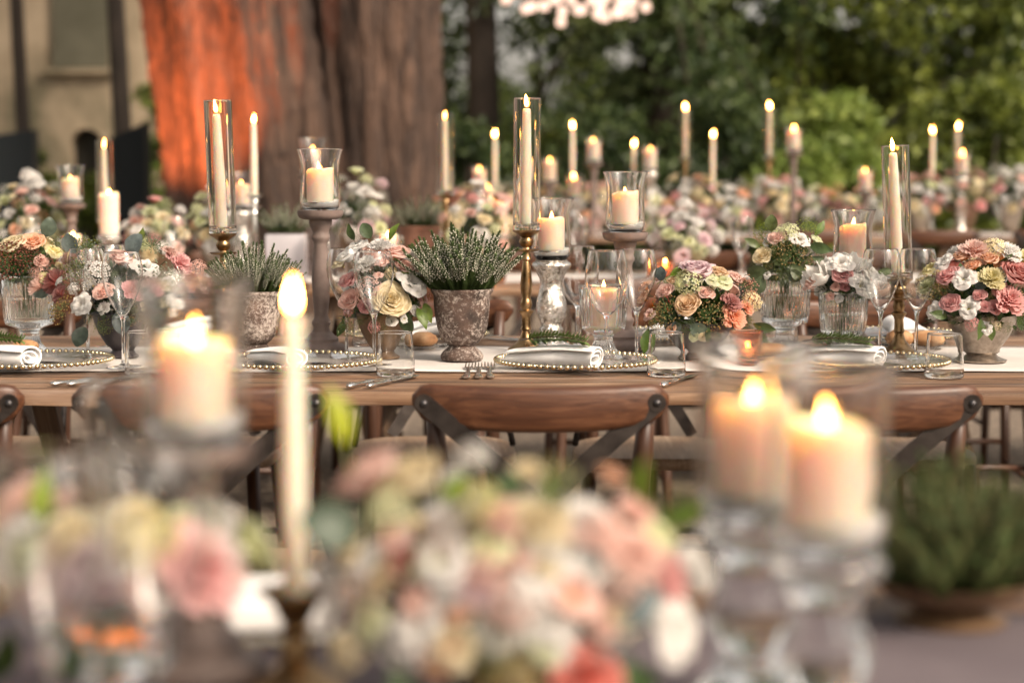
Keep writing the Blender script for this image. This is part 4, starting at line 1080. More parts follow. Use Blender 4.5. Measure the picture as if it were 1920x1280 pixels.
def dome(seed, n, rx, rz, palette, rr=(1.8, 3.2), kinds=('rose', 'rose', 'lisi', 'carn', 'hyd', 'fill')):
    rg = random.Random(seed); L = []
    for i in range(n):
        f = (i + 0.5) / n; a = i * 2.39996
        x = math.sqrt(f) * math.cos(a) * rx; z = rz * 0.42 + math.sqrt(f) * math.sin(a) * rz * 0.62
        L.append((rg.choice(kinds), x * 100, z * 100, rg.uniform(*rr), rg.choice(palette)))
    return L

# ---- heather
def heather_sprig(seed, bloom='heather_white'):
    rg = random.Random(seed); mb = MB()
    pts = [Vector((0.10 * math.sin(1.3 * u + seed) * u, 0.08 * math.sin(1.7 * u + seed * 2) * u, u)) for u in [i / 6 for i in range(7)]]
    mb.tube(pts, [0.010, 0.009, 0.008, 0.007, 0.006, 0.005, 0.003], 4)
    def at(u):
        t = u * 6; k = min(5, int(t)); return pts[k].lerp(pts[k + 1], t - k)
    for i in range(230):
        u = 0.08 + 0.92 * i / 230; a = i * 2.39996; p = at(u); L = 0.095 * (1.1 - 0.6 * u) * rg.uniform(0.7, 1.2)
        d = Vector((math.cos(a), math.sin(a), 0.9)).normalized() * L; s = Vector((-math.sin(a), math.cos(a), 0)) * 0.012
        mb.add([p - s, p + s, p + d], [(0, 1, 2)], 0)
    for i in range(34):
        u = 0.56 + 0.38 * i / 34; a = i * 2.39996 + 1; p = at(u) + Vector((math.cos(a), math.sin(a), 0.25)) * 0.040 * (1.25 - 0.7 * u) * rg.uniform(0.7, 1.3)
        s = 0.0125 * rg.uniform(0.6, 1.2) * (1.3 - 0.5 * u)
        O = [(s, 0, 0), (-s, 0, 0), (0, s, 0), (0, -s, 0), (0, 0, s * 1.2), (0, 0, -s * 1.2)]
        mb.add(O, [(0, 2, 4), (2, 1, 4), (1, 3, 4), (3, 0, 4), (2, 0, 5), (1, 2, 5), (3, 1, 5), (0, 3, 5)], 1, Matrix.Translation(p))
    return mb.mesh('heather_sprig', [M['heather_green'], M[bloom]], smooth=False)
def heather(label, loc, spread=0.105, height=0.135, n=150, seed=0, bloom='heather_white', group=None):
    rg = random.Random(seed)
    t = thing('heather_plant', label, 'plant', loc, seed, group)
    for i in range(n):
        f = math.sqrt((i + 0.5) / n); a = i * 2.39996
        d = Vector((math.cos(a) * f * spread * 0.85 / height + rg.uniform(-.13, .13), math.sin(a) * f * spread * 0.85 / height + rg.uniform(-.13, .13), 1.0 - 0.25 * f))
        p = Vector((math.cos(a) * f * 0.042, math.sin(a) * f * 0.042, -0.012))
        put('sprig', cached(('hs', i % 6, bloom), lambda: heather_sprig(i % 6, bloom)), t, p, aim(d, rg.uniform(0, 6.28)), height * (1.08 - 0.22 * f) * rg.uniform(0.72, 1.18))
    return t
def urn_mesh(mat):
    P = [(0, 0), (0.043, 0), (0.0455, 0.004), (0.0455, 0.010), (0.040, 0.018), (0.031, 0.025), (0.0275, 0.031), (0.031, 0.034), (0.036, 0.037), (0.046, 0.050), (0.0535, 0.070), (0.0575, 0.095), (0.0595, 0.122), (0.0605, 0.138), (0.0640, 0.142), (0.0665, 0.147), (0.0660, 0.151), (0.0630, 0.152), (0.0590, 0.149), (0.0575, 0.138), (0, 0.138)]
    return MB().lathe(P, 56, lambda a, r, z: r * (1 + 0.006 * math.sin(5 * a + z * 60) + 0.004 * math.sin(11 * a - z * 90))).mesh('urn', mat, sharp=55)
def urn(label, loc, mat='urn', sc=1.0, group=None):
    t = thing('plant_urn', label, 'urn', loc, 0.7 * loc[0] * 9, group)
    put('urn_body', cached(('urn', mat), lambda: urn_mesh(M[mat])), t, sc=sc)
    put('soil', cached('soil', lambda: MB().lathe([(0.056, 0.1385), (0.03, 0.142), (0, 0.143)], 24).mesh('soil', M['soil'])), t, sc=sc)
    return t
def bowl_mesh(mat, r=0.075, h=0.078, foot=0.032):
    P = [(0, 0), (foot, 0), (foot + 0.001, 0.003), (foot * 0.72, 0.009), (foot * 0.58, 0.015), (foot * 0.72, 0.020), (r * 0.52, 0.026), (r * 0.78, h * 0.55), (r * 0.93, h * 0.8), (r, h), (r - 0.002, h + 0.001), (r - 0.004, h - 0.001), (r * 0.88, h * 0.8), (r * 0.5, 0.034), (0, 0.031)]
    return MB().lathe(P, 56).mesh('footed_bowl', mat, sharp=50)

# ------------------------------------------------------------------ place settings
TZ = MAIN_Z + 0.0005      # on bare wood
RZ = MAIN_Z + 0.0062      # on a runner
def plate_mesh():
    o = [(0, 0.004), (0.070, 0.004), (0.075, 0.001), (0.080, 0.001), (0.088, 0.006), (0.110, 0.010), (0.150, 0.0145), (0.160, 0.016)]
    i = [(0.160, 0.019), (0.150, 0.0175), (0.110, 0.0130), (0.088, 0.0095), (0.078, 0.0065), (0, 0.0075)]
    return MB().lathe(o + i, 72).mesh('charger_glass', M['glass'], sharp=60)
def bead_mesh():
    bm = bmesh.new(); bmesh.ops.create_icosphere(bm, subdivisions=2, radius=0.0052)
    me = bpy.data.meshes.new('bead'); bm.to_mesh(me); bm.free(); me.materials.append(M['gold'])
    me.polygons.foreach_set('use_smooth', [True] * len(me.polygons)); return me
def charger(label, x, y, z, beads=True, group='beaded glass charger plates', n=74):
    t = thing('charger_plate', label, 'plate', (x, y, z), 0, group)
    put('glass', cached('plate', plate_mesh), t)
    bm_ = cached('bead', bead_mesh)
    if beads:
        for k in range(n):
            a = 2 * PI * k / n
            put('bead', bm_, t, (0.1625 * math.cos(a), 0.1625 * math.sin(a), 0.0185))
    else:
        def rim():
            mb = MB(); s = 0.0052
            for k in range(n):
                a = 2 * PI * k / n
                vs = [(s, 0, 0), (-s, 0, 0), (0, s, 0), (0, -s, 0), (0, 0, s), (0, 0, -s)]
                mb.add(vs, [(0, 2, 4), (2, 1, 4), (1, 3, 4), (3, 0, 4), (2, 0, 5), (1, 2, 5), (3, 1, 5), (0, 3, 5)], 0, Matrix.Translation((0.1625 * math.cos(a), 0.1625 * math.sin(a), 0.0185)))
            return mb.mesh('bead_rim', M['gold'])
        put('bead_rim', cached('beadrim', rim), t)['kind'] = 'stuff'
    return t
def napkin_mesh(seed):
    """linen rolled up loosely: a spiral section swept along X, flatter at one end"""
    rg = random.Random(seed); mb = MB(); T = 0.0032; n = 64; L = 0.178; m = 22
    turns = 2.4
    def sec(s, flat):
        a = s * turns * 2 * PI; r = 0.0045 + 0.0195 * s + 0.0012 * math.sin(a * 1.7 + seed)
        return r * math.cos(a) * (1.15 + 0.75 * flat), r * math.sin(a) * (0.86 - 0.30 * flat), a
    vs = []; fs = []
    for j in range(m + 1):
        u = j / m; flat = max(0.0, 1 - u * 1.5) ** 1.3; wob = 0.002 * math.sin(u * 9 + seed)
        x = -L / 2 + L * u
        pts = [sec(i / n, flat) for i in range(n + 1)]
        for side in (0, 1):
            for i, (py, pz, a) in enumerate(pts):
                q = T / 2 * (1 if side else -1)
                xx = x + 0.004 * math.sin(i * 0.21 + seed) * (1 if j in (0, m) else 0) + (0.005 * (i / n - 0.5) if j == m else 0)
                zc = 0.0225 * (0.86 - 0.30 * flat)
                vs.append((xx, py + q * math.cos(a) + wob, pz + q * math.sin(a) + zc))
    w = n + 1
    def ix(j, side, i): return j * 2 * w + side * w + i
    for j in range(m):
        for i in range(n):
            fs.append((ix(j, 1, i), ix(j + 1, 1, i), ix(j + 1, 1, i + 1), ix(j, 1, i + 1)))
            fs.append((ix(j, 0, i), ix(j, 0, i + 1), ix(j + 1, 0, i + 1), ix(j + 1, 0, i)))
        for i in (0, n): fs.append((ix(j, 0, i), ix(j + 1, 0, i), ix(j + 1, 1, i), ix(j, 1, i)))
    for j in (0, m):
        for i in range(n): fs.append((ix(j, 0, i), ix(j, 1, i), ix(j, 1, i + 1), ix(j, 0, i + 1)))
    mb.add(vs, fs)
    return mb.mesh('rolled_napkin', M['linen'], sharp=70)
def napkin(label, x, y, z, rz, seed=0, sc=1.0):
    return one('linen_napkin', cached(('nap', seed), lambda: napkin_mesh(seed)), label, 'napkin', (x, y, z), (0, 0, rz), sc, 'rolled napkins')
def rosemary_mesh(seed):
    rg = random.Random(seed); mb = MB()
    pts = [Vector((0.05 * math.sin(2 * u) , u, 0.05 * math.sin(PI * u))) for u in [i / 8 for i in range(9)]]
    mb.tube(pts, [0.014, 0.013, 0.012, 0.011, 0.01, 0.009, 0.008, 0.006, 0.003], 5, mi=1)
    for i in range(190):
        u = 0.12 + 0.88 * i / 190; t = u * 8; k = min(7, int(t)); p = pts[k].lerp(pts[k + 1], t - k); a = i * 2.39996
        L = 0.19 * rg.uniform(0.7, 1.15) * (1 - 0.35 * u)
        d = Vector((math.cos(a), 0.85, math.sin(a) * 0.8 + 0.15)).normalized() * L
        s = d.cross(Vector((0, 0, 1))).normalized() * 0.019
        mb.add([p, p + d * 0.5 + s, p + d, p + d * 0.5 - s], [(0, 1, 2, 3)], 0)
    return mb.mesh('rosemary_sprig', [M['rosemary'], M['twig']], smooth=False)
def sprig(label, x, y, z, rz, L=0.13, seed=0, tilt=0.0):
    return one('rosemary_sprig', cached(('ros', seed), lambda: rosemary_mesh(seed)), label, 'herb sprig', (x, y, z), (tilt, 0, rz), L, 'rosemary sprigs on the napkins')
def fork_mesh():
    mb = MB()
    mb.tube([(0, -0.105, 0.004), (0, -0.095, 0.004), (0, -0.05, 0.003), (0, 0.0, 0.005), (0, 0.02, 0.009)], [0.006, 0.0095, 0.006, 0.0036, 0.003], 10, flat=0.35)
    mb.tube([(0, 0.018, 0.009), (0, 0.03, 0.0085), (0, 0.042, 0.007), (0, 0.048, 0.007)], [0.003, 0.009, 0.0118, 0.0115], 12, flat=0.16)
    for k in range(4):
        x = (-1.5 + k) * 0.0066
        mb.tube([(x, 0.044, 0.007), (x, 0.065, 0.007), (x, 0.082, 0.010), (x, 0.092, 0.0135)], [0.0019, 0.0017, 0.0014, 0.0006], 6)
    return mb.mesh('fork', M['silver'], sharp=60)
def knife_mesh():
    mb = MB()
    mb.tube([(0, -0.115, 0.006), (0, -0.108, 0.006), (0, -0.095, 0.006), (0, -0.085, 0.006), (0, -0.05, 0.006), (0, -0.03, 0.006), (0, -0.022, 0.006), (0, -0.016, 0.006)], [0.003, 0.0075, 0.0085, 0.006, 0.0062, 0.0072, 0.008, 0.004], 12, flat=0.62)
    mb.tube([(0, -0.018, 0.006), (0, 0.0, 0.006), (0.001, 0.05, 0.005), (0.002, 0.09, 0.005), (0.004, 0.108, 0.005)], [0.004, 0.008, 0.0095, 0.0085, 0.001], 10, flat=0.12)
    return mb.mesh('knife', M['silver'], sharp=60)
def fork(label, x, y, z, rz): return one('table_fork', cached('fork', fork_mesh), label, 'fork', (x, y, z), (0, 0, rz), group='silver forks')
def knife(label, x, y, z, rz): return one('table_knife', cached('knife', knife_mesh), label, 'knife', (x, y, z), (0, 0, rz), group='silver knives')
def bread_mesh(seed):
    rg = random.Random(seed)
    mb = MB(); mb.lathe([(0, 0), (0.022, 0.0), (0.033, 0.006), (0.037, 0.016), (0.033, 0.028), (0.020, 0.037), (0, 0.040)], 28, lambda a, r, z: r * (1 + 0.05 * math.sin(2 * a + seed) + 0.03 * math.sin(5 * a + z * 80) + rg.uniform(-0.012, 0.012)))
    return mb.mesh('bread_roll', M['crust'])
def bread(label, x, y, z, sc=(1, 0.85, 0.8), seed=0):
    return one('bread_roll', cached(('bread', seed), lambda: bread_mesh(seed)), label, 'bread', (x, y, z), (0, 0, seed * 1.3), sc, 'bread rolls')
def side_plate(label, x, y, z):
    def f(): return MB().lathe([(0, 0.002), (0.045, 0.002), (0.05, 0.0), (0.055, 0.003), (0.078, 0.010), (0.078, 0.012), (0.055, 0.0065), (0, 0.0055)], 48).mesh('side_plate', M['glass'], sharp=60)
    return one('side_plate', cached('sidep', f), label, 'plate', (x, y, z), group='clear glass side plates')
def flute(label, x, y, z, rz=0): return one('champagne_flute', cached('flute', flute_mesh), label, 'glass', (x, y, z), sc=1.05, group='tulip champagne glasses')
def wine(label, x, y, z): return one('wine_glass', cached('wine', wine_mesh), label, 'glass', (x, y, z), sc=1.05, group='wine glasses')
def tumbler(label, x, y, z): return one('water_tumbler', cached('tumb', tumbler_mesh), label, 'glass', (x, y, z), group='water tumblers')

charger('beaded glass charger plate in the middle, behind the central chair', 0.129, 4.036, TZ + 0.0035)
charger('beaded glass charger plate at the right, behind the two blurred pillars', 0.729, 4.036, TZ + 0.0035)
charger('beaded glass charger plate behind the blurred foreground taper', -0.436, 4.036, TZ + 0.0035)
charger('beaded glass charger plate cut by the left edge of the photo', -0.985, 4.050, TZ + 0.0035)
NZ = TZ + 0.0135
napkin('rolled white linen napkin on the middle charger plate', 0.085, 3.985, NZ, R(-34), 1, (1.12, 1.12, 1.12))
sprig('rosemary sprig on the napkin of the middle charger plate', 0.016, 4.012, NZ + 0.0505, R(-120), 0.155, 1, 0.03)
napkin('rolled white linen napkin on the right charger plate', 0.655, 3.985, NZ, R(-34), 2, (1.05, 1.05, 1.1))
sprig('rosemary sprig on the napkin of the right charger plate', 0.590, 4.010, NZ + 0.0485, R(-121), 0.145, 2, 0.03)
napkin('rolled white linen napkin at the left edge of the photo', -1.045, 3.985, NZ, R(-30), 3, (1.1, 1.1, 1.1))
sprig('rosemary sprig on the napkin at the left edge of the photo', -1.105, 4.016, NZ + 0.0505, R(-114), 0.14, 3, 0.03)
napkin('rolled white linen napkin behind the blurred foreground taper', -0.475, 4.02, NZ, R(-60), 4, 0.95)
for i, (dx, lab) in enumerate([(-0.0215, 'leftmost of the three silver forks beside the middle charger'), (0.0, 'middle one of the three silver forks beside the middle charger'), (0.0215, 'silver fork touching the beads of the middle charger')]):
    fork(lab, -0.066 + dx, 3.972 + 0.003 * i, TZ, R(-2 + 1.5 * i))
knife('left one of the two silver knives beside the tumbler by the urn', -0.262, 3.80, TZ, R(-24))
knife('right one of the two silver knives beside the tumbler by the urn', -0.228, 3.805, TZ, R(-22))
knife('silver knife beside the tumbler right of the middle charger', 0.325, 3.82, TZ, R(-22))
knife('left one of two silver knives beside the leftmost tumbler', -0.80, 3.82, TZ, R(-40))
knife('right one of two silver knives beside the leftmost tumbler', -0.772, 3.82, TZ, R(-38))

# ------------------------------------------------------------------ the focused table, left to right
def compote(label, loc, water=0.058, W=0.058, bh=0.115, fh=0.062, group='ribbed glass compotes'):
    t = thing('ribbed_compote', label, 'vase', loc, 0, group)
    put('glass', cached(('comp', W, bh, fh), lambda: compote_mesh(W, bh, fh)), t)
    if water: put('water', cached(('cw', W, fh, water), lambda: compote_water(W, fh, water)), t)
    return t
E_G, E_B = 'round', 'long'
compote('ribbed glass compote of water at the left edge of the focused table', (-1.058, 4.334, RZ), 0.062, 0.061, 0.113, 0.058)
arrangement('russet sedum with cream and peach roses in the leftmost ribbed compote', (-1.058, 4.334, RZ + 0.171), [('rose', -1.9, 6.8, 3.3, 'cream'), ('rose', 2.2, 7.2, 2.8, 'peach'), ('sedum', -1.9, 3.0, 4.6, 'brown'), ('sedum', -4.8, 2.0, 3.8, 'brown'), ('lisi', 6.3, 4.9, 2.6, 'yellow'), ('rose', 4.2, 3.3, 1.7, 'blush'), ('fill', 7.5, 5.8, 3.0, 'olive'), ('rose', -6.5, 4.9, 2.6, 'orange'), ('sedum', 1.6, 3.7, 2.8, 'brown')], 0.085, 0.075, 0.085, 1, 12, 0.2, leaf_list=[(3.0, -0.5, 4.8, -65, 'round', (0.16, 0.20, 0.17)), (4.5, 8.5, 4.5, 80, 'round', (0.10, 0.13, 0.10))], stems=6, stem_len=0.09)
def bowl(label, loc, mat, r, h, foot):
    t = thing('footed_bowl', label, 'bowl', loc)
    put('bowl_body', bowl_mesh(M[mat], r, h, foot), t)
    return t
bowl('dark footed bowl behind the leftmost pair of tulip glasses', (-0.841, 4.255, RZ), 'dark_bowl', 0.062, 0.095, 0.034)
arrangement('pink carnations, white lisianthus and silver greens behind the leftmost tulip glasses', (-0.841, 4.255, RZ + 0.095), [('rose', 1.1, 11.9, 2.9, 'blush'), ('lisi', 6.3, 9.4, 3.2, 'white'), ('lisi', -6.3, 2.0, 2.9, 'white'), ('carn', 12.8, 10.5, 3.4, 'pinkp'), ('carn', 14.5, 7.1, 3.2, 'dusty'), ('carn', 18.1, 6.0, 2.5, 'blush'), ('fill', -7.0, 14.0, 2.7, 'olive'), ('fill', 7.1, 13.7, 3.2, 'greygreen'), ('rose', 7.7, 5.8, 1.9, 'cream'), ('fill', 9.4, 7.1, 3.9, 'greygreen'), ('carn', 4.5, 5.4, 2.7, 'pink'), ('fill', -8.2, 9.4, 2.9, 'olive'), ('fill', -10.7, 0.9, 3.2, 'tan'), ('fill', -1.9, -2.2, 2.0, 'olive'), ('carn', 10.9, 12.8, 2.3, 'blush'), ('hyd', -3.6, 8.8, 2.7, 'white'), ('carn', -11.6, 4.3, 2.3, 'dusty'), ('rose', -1.9, 4.9, 2.3, 'blush'), ('hyd', 16.8, 9.4, 2.0, 'blush')], 0.15, 0.10, 0.13, 2, 20, 0.5, 0.045, leaf_list=[(3.2, 8.0, 4.5, 20, 'round', (0.05, 0.075, 0.06)), (-9, 13, 4.5, 120, 'round', (0.09, 0.11, 0.10)), (4.0, 15, 4, 75, 'long', (0.14, 0.18, 0.05)), (-6, -2.5, 4.5, 250, 'round', (0.06, 0.08, 0.06)), (3, 12.5, 5.2, 60, 'round', (0.12, 0.15, 0.15)), (1, 1, 5, -80, 'round', (0.10, 0.12, 0.12))])
flute('tulip glass before the white lisianthus, leftmost of all', -0.905, 4.215, RZ)
flute('tulip glass beside the leftmost tumbler', -0.793, 4.03, RZ)
tumbler('clear water tumbler left of the blurred left pillar candle', -0.735, 3.945, TZ)
tube_set('before the orange lit tree stem', (-0.628, 4.34, RZ), 0.262, 0.248, 1, (0.0, R(-1.6)))
urn('dark weathered urn half hidden by the blurred foreground taper', (-0.552, 4.235, RZ), 'urn', 0.95)
heather('white heather behind the blurred foreground flame', (-0.552, 4.235, RZ + 0.137), 0.090, 0.105, 170, 3)
candle_stand('tall grey turned candle stand under the left hurricane glass', (-0.419, 4.345, RZ), 0.312)
hurricane_set('on the tall grey stand at the left', (-0.419, 4.345, RZ), 0.312, 2)
bowl('brown bronze footed bowl left of the heather urn', (-0.275, 4.235, RZ), 'brown_bowl', 0.060, 0.097, 0.036)
arrangement('white and blush roses with lisianthus in the brown bowl left of the heather urn', (-0.275, 4.235, RZ + 0.097), [('lisi', -5.2, 13.6, 2.9, 'white'), ('carn', -0.3, 13.8, 3.2, 'white'), ('rose', -7.5, 12.1, 2.7, 'white'), ('rose', 3.1, 12.7, 3.2, 'blush'), ('lisi', 6.1, 6.4, 3.6, 'white'), ('rose', 1.9, 3.1, 4.1, 'cream'), ('rose', -7.1, 7.0, 2.3, 'pinkp'), ('rose', -6.6, 3.1, 2.5, 'blush'), ('carn', -3.2, 10.4, 2.9, 'white'), ('rose', 0.2, 11.0, 2.0, 'blush'), ('lisi', -8.8, 10.4, 2.3, 'cream'), ('hyd', -2.6, 5.3, 2.7, 'blush'), ('fill', 8.1, 4.2, 2.0, 'mauve'), ('rose', 4.8, 10.0, 2.2, 'blush'), ('fill', -6.6, -2.0, 2.3, 'olive'), ('rose', -3.2, 1.9, 1.9, 'pinkp'), ('rose', 4.5, 8.0, 1.8, 'white')], 0.105, 0.095, 0.135, 4, 16, 0.25, 0.042, leaf_list=[(-6, 15.5, 4.0, 100, 'long', (0.06, 0.09, 0.035)), (1.5, 15.5, 4.2, 60, 'long', (0.13, 0.19, 0.04)), (-2.5, 16, 3.6, 120, 'round', (0.07, 0.10, 0.05)), (7.5, 1.5, 5.2, -75, 'long', (0.10, 0.15, 0.03)), (5.5, 0.5, 4.6, -95, 'round', (0.05, 0.08, 0.03)), (9, 2.5, 4.8, -70, 'long', (0.13, 0.18, 0.04)), (4.5, 5.5, 3.5, 10, 'round', (0.09, 0.13, 0.13)), (3, 8, 3.6, 10, 'long', (0.15, 0.22, 0.04)), (-8, -1, 4, 250, 'long', (0.06, 0.10, 0.03))])
flute('tulip glass before the brown bowl, left one of the pair', -0.352, 4.205, RZ)
flute('tulip glass before the cream rose, beside the tumbler by the urn', -0.284, 4.075, RZ)
tumbler('clear water tumbler left of the heather urn', -0.232, 3.93, TZ)
urn('brown urn flecked with white lichen, holding the largest white heather', (-0.106, 4.19, RZ))
heather('large bush of white heather in the flecked urn', (-0.106, 4.19, RZ + 0.145), 0.122, 0.132, 250, 1)
side_plate('clear side plate with a roll left of the flecked urn', -0.20, 4.45, RZ)
bread('bread roll between brown bowl and the flecked urn', -0.20, 4.44, RZ + 0.006, (1.1, .9, .8), 1)
tube_set('in the middle of the photo', (0.031, 4.375, RZ), 0.268, 0.255, 2, (0, R(0.4)))
one('mercury_holder', cached(('merc', 0.2), lambda: mercury_meshes(0.2)), 'silver mercury glass candle holder right of the central brass candlestick', 'candle holder', (0.088, 4.43, RZ), group='mercury glass holders')
hurricane_set('on the focused mercury holder', (0.088, 4.43, RZ), 0.2028, 3)
compote('ribbed glass compote holding a lit candle behind the middle charger', (0.196, 4.235, RZ), 0, 0.054, 0.10, 0.055)
pillar('lit ivory pillar inside the ribbed compote behind the middle charger', (0.196, 4.235, RZ + 0.0668), 0.032, 0.085, seed=5)
wine('large wine glass left of the candle lit ribbed compote, at the back', 0.150, 4.52, TZ)
wine('large wine glass overlapping the candle lit ribbed compote', 0.199, 4.165, RZ)
flute('tulip glass between the candle lit compote and centre bouquet', 0.2625, 4.165, RZ)
tumbler('clear water tumbler by the back wine glass, beyond the mercury holder', 0.125, 4.62, TZ)
candle_stand('grey brown candle stand under the central hurricane glass', (0.251, 4.405, RZ), 0.262)
hurricane_set('on the brown stand right of the middle', (0.251, 4.405, RZ), 0.262, 6)
bowl('dark footed bowl of the centre right bouquet', (0.397, 4.215, RZ), 'dark_bowl', 0.076, 0.078, 0.034)
arrangement('lilac, beige and coral roses heaped in the dark bowl right of the middle', (0.397, 4.215, RZ + 0.074), [('rose', -1.1, 11.7, 3.6, 'lilac'), ('hyd', -2.8, 8.9, 2.9, 'greenwhite'), ('lisi', 3.9, 8.9, 3.0, 'greenwhite'), ('rose', -7.5, 7.3, 2.1, 'blush'), ('rose', -3.0, 4.5, 3.2, 'beige'), ('rose', 0.9, 7.0, 2.0, 'blush'), ('carn', 6.2, 5.0, 2.5, 'dusty'), ('carn', 6.5, 2.0, 2.9, 'coral'), ('fill', -7.3, 2.8, 3.4, 'olivetan'), ('fill', 1.7, 2.4, 3.4, 'olivetan'), ('fill', 8.9, 8.0, 2.9, 'pinktan'), ('rose', 3.9, 11.2, 2.0, 'beige'), ('lisi', -11.2, 7.8, 2.0, 'peach'), ('lisi', -11.7, 5.6, 2.0, 'peach'), ('hyd', 10.6, 5.0, 2.2, 'cream'), ('carn', 9.5, 3.9, 1.8, 'coral'), ('rose', 7.3, 10.1, 1.9, 'blush'), ('lisi', -10.6, 2.2, 1.7, 'blush'), ('fill', -9.5, 0.6, 2.0, 'olivetan')], 0.125, 0.10, 0.12, 6, 16, 0.3, 0.04, leaf_list=[(-6.5, 10.5, 4.2, 25, 'long', (0.14, 0.21, 0.03)), (-8.5, 9.5, 3.2, 75, 'round', (0.09, 0.12, 0.12)), (-11, -0.5, 5.5, -100, 'long', (0.07, 0.12, 0.025)), (-2.5, 0.4, 4.2, -30, 'round', (0.11, 0.15, 0.11)), (-6, 1.2, 3.2, -60, 'round', (0.10, 0.13, 0.12)), (11, 0.5, 5.0, -15, 'long', (0.055, 0.085, 0.03)), (1.5, 0, 3.6, -90, 'long', (0.09, 0.13, 0.05)), (11.5, -1, 4, -40, 'long', (0.07, 0.10, 0.04))])
tumbler('clear water tumbler before the centre right bouquet', 0.307, 3.925, TZ)
t = thing('copper_votive', 'ribbed copper pink glass votive between bouquet and ribbed vase', 'votive', (0.484, 4.085, RZ))
put('glass', cached('votive', votive_mesh), t)
def tealight(label, loc, fs=0.7):
    t = thing('tealight_candle', label, 'candle', loc)
    put('wax', cached('tlw', lambda: MB().lathe([(0, 0), (0.018, 0), (0.0185, 0.002), (0.0185, 0.013), (0.017, 0.014), (0, 0.0135)], 24).mesh('tealight_wax', M['wax'], sharp=50)), t)
    put('wick', cached('wick', wick_mesh), t, (0, 0, 0.014)); put('flame', cached('flame', flame_mesh), t, (0, 0, 0.018), sc=fs)
tealight('small lit tealight inside the focused copper votive', (0.484, 4.085, RZ + 0.0095))
compote('ribbed glass compote of water with eucalyptus, left of the two right ones', (0.598, 4.335, RZ), 0.066, 0.0585, 0.116, 0.062)
arrangement('eucalyptus and small blush roses standing in the taller ribbed vase', (0.598, 4.335, RZ + 0.178), [('rose', -2.6, 7.4, 2.1, 'blush'), ('lisi', 2.1, 6.9, 2.6, 'white'), ('rose', -5.5, 3.7, 2.3, 'cream'), ('fill', 4.4, 9.5, 2.3, 'lime'), ('fill', 0.9, 3.9, 3.5, 'olivetan'), ('hyd', 0.3, 8.6, 2.1, 'greenwhite'), ('lisi', 6.2, 6.9, 1.9, 'greenwhite'), ('fill', -2.6, 5.1, 2.3, 'olivetan')], 0.08, 0.07, 0.09, 7, 10, 0.3, 0.038, stems=7, stem_len=0.1, leaf_list=[(-3.5, 9, 3.6, 88, 'round', (0.10, 0.13, 0.05)), (-6, 5.5, 4.0, 150, 'long', (0.10, 0.13, 0.05)), (-3.5, 2.5, 3.8, 10, 'round', (0.09, 0.12, 0.05)), (-4.5, 0.5, 4.6, 190, 'round', (0.09, 0.12, 0.06)), (-5.5, -0.5, 5.0, 240, 'round', (0.08, 0.11, 0.06)), (0.5, 1.5, 4.2, -50, 'round', (0.09, 0.12, 0.05)), (4.5, 6, 5.5, -12, 'long', (0.08, 0.12, 0.05)), (6, 8, 4.0, 55, 'long', (0.13, 0.19, 0.06)), (5, 3.5, 4.5, -35, 'long', (0.07, 0.10, 0.045)), (2.8, 4.5, 4.2, 75, 'long', (0.09, 0.13, 0.06)), (-0.5, 0.2, 3.5, -20, 'round', (0.10, 0.13, 0.07))])
compote('shorter ribbed glass compote of water with white blooms', (0.714, 4.265, RZ), 0.045, 0.055, 0.095, 0.045)
arrangement('large white peonies and lisianthus with one pink rose in the shorter ribbed vase', (0.714, 4.265, RZ + 0.14), [('tulip', -5.7, 3.6, 3.9, 'white'), ('lisi', -1.5, 5.7, 3.4, 'white'), ('rose', -1.1, 3.9, 2.5, 'pinkp'), ('lisi', 2.5, 1.3, 3.2, 'white'), ('tulip', 1.4, 5.6, 3.4, 'white'), ('lisi', 4.6, 4.0, 2.3, 'white'), ('lisi', -7.2, 1.7, 2.1, 'blush'), ('hyd', 7.1, 2.3, 1.8, 'white')], 0.075, 0.07, 0.07, 8, 7, 0.2, 0.036, stems=5, stem_len=0.085, leaf_list=[(-2.5, 0.4, 4.2, 10, 'long', (0.06, 0.09, 0.03)), (6.5, 4.0, 3.8, 10, 'long', (0.11, 0.16, 0.05))])
candle_stand('low grey candle stand behind the shorter ribbed vase', (0.758, 4.415, RZ), 0.177)
hurricane_set('behind the white blooms at the right', (0.758, 4.415, RZ), 0.177, 7, 0.085)
tube_set('before the right-hand shrubs', (0.846, 4.315, RZ), 0.165, 0.262, 3, (0, R(-2.6)))
flute('tulip glass before the white blooms, left one of the right pair', 0.776, 4.165, RZ)
flute('tulip glass before the right brass candlestick', 0.856, 4.185, RZ)
tumbler('clear water tumbler before the pewter bowl at the right', 0.853, 3.895, TZ)
bowl('pewter footed bowl at the right end of the focused table', (0.99, 4.165, RZ), 'pewter', 0.073, 0.098, 0.052)
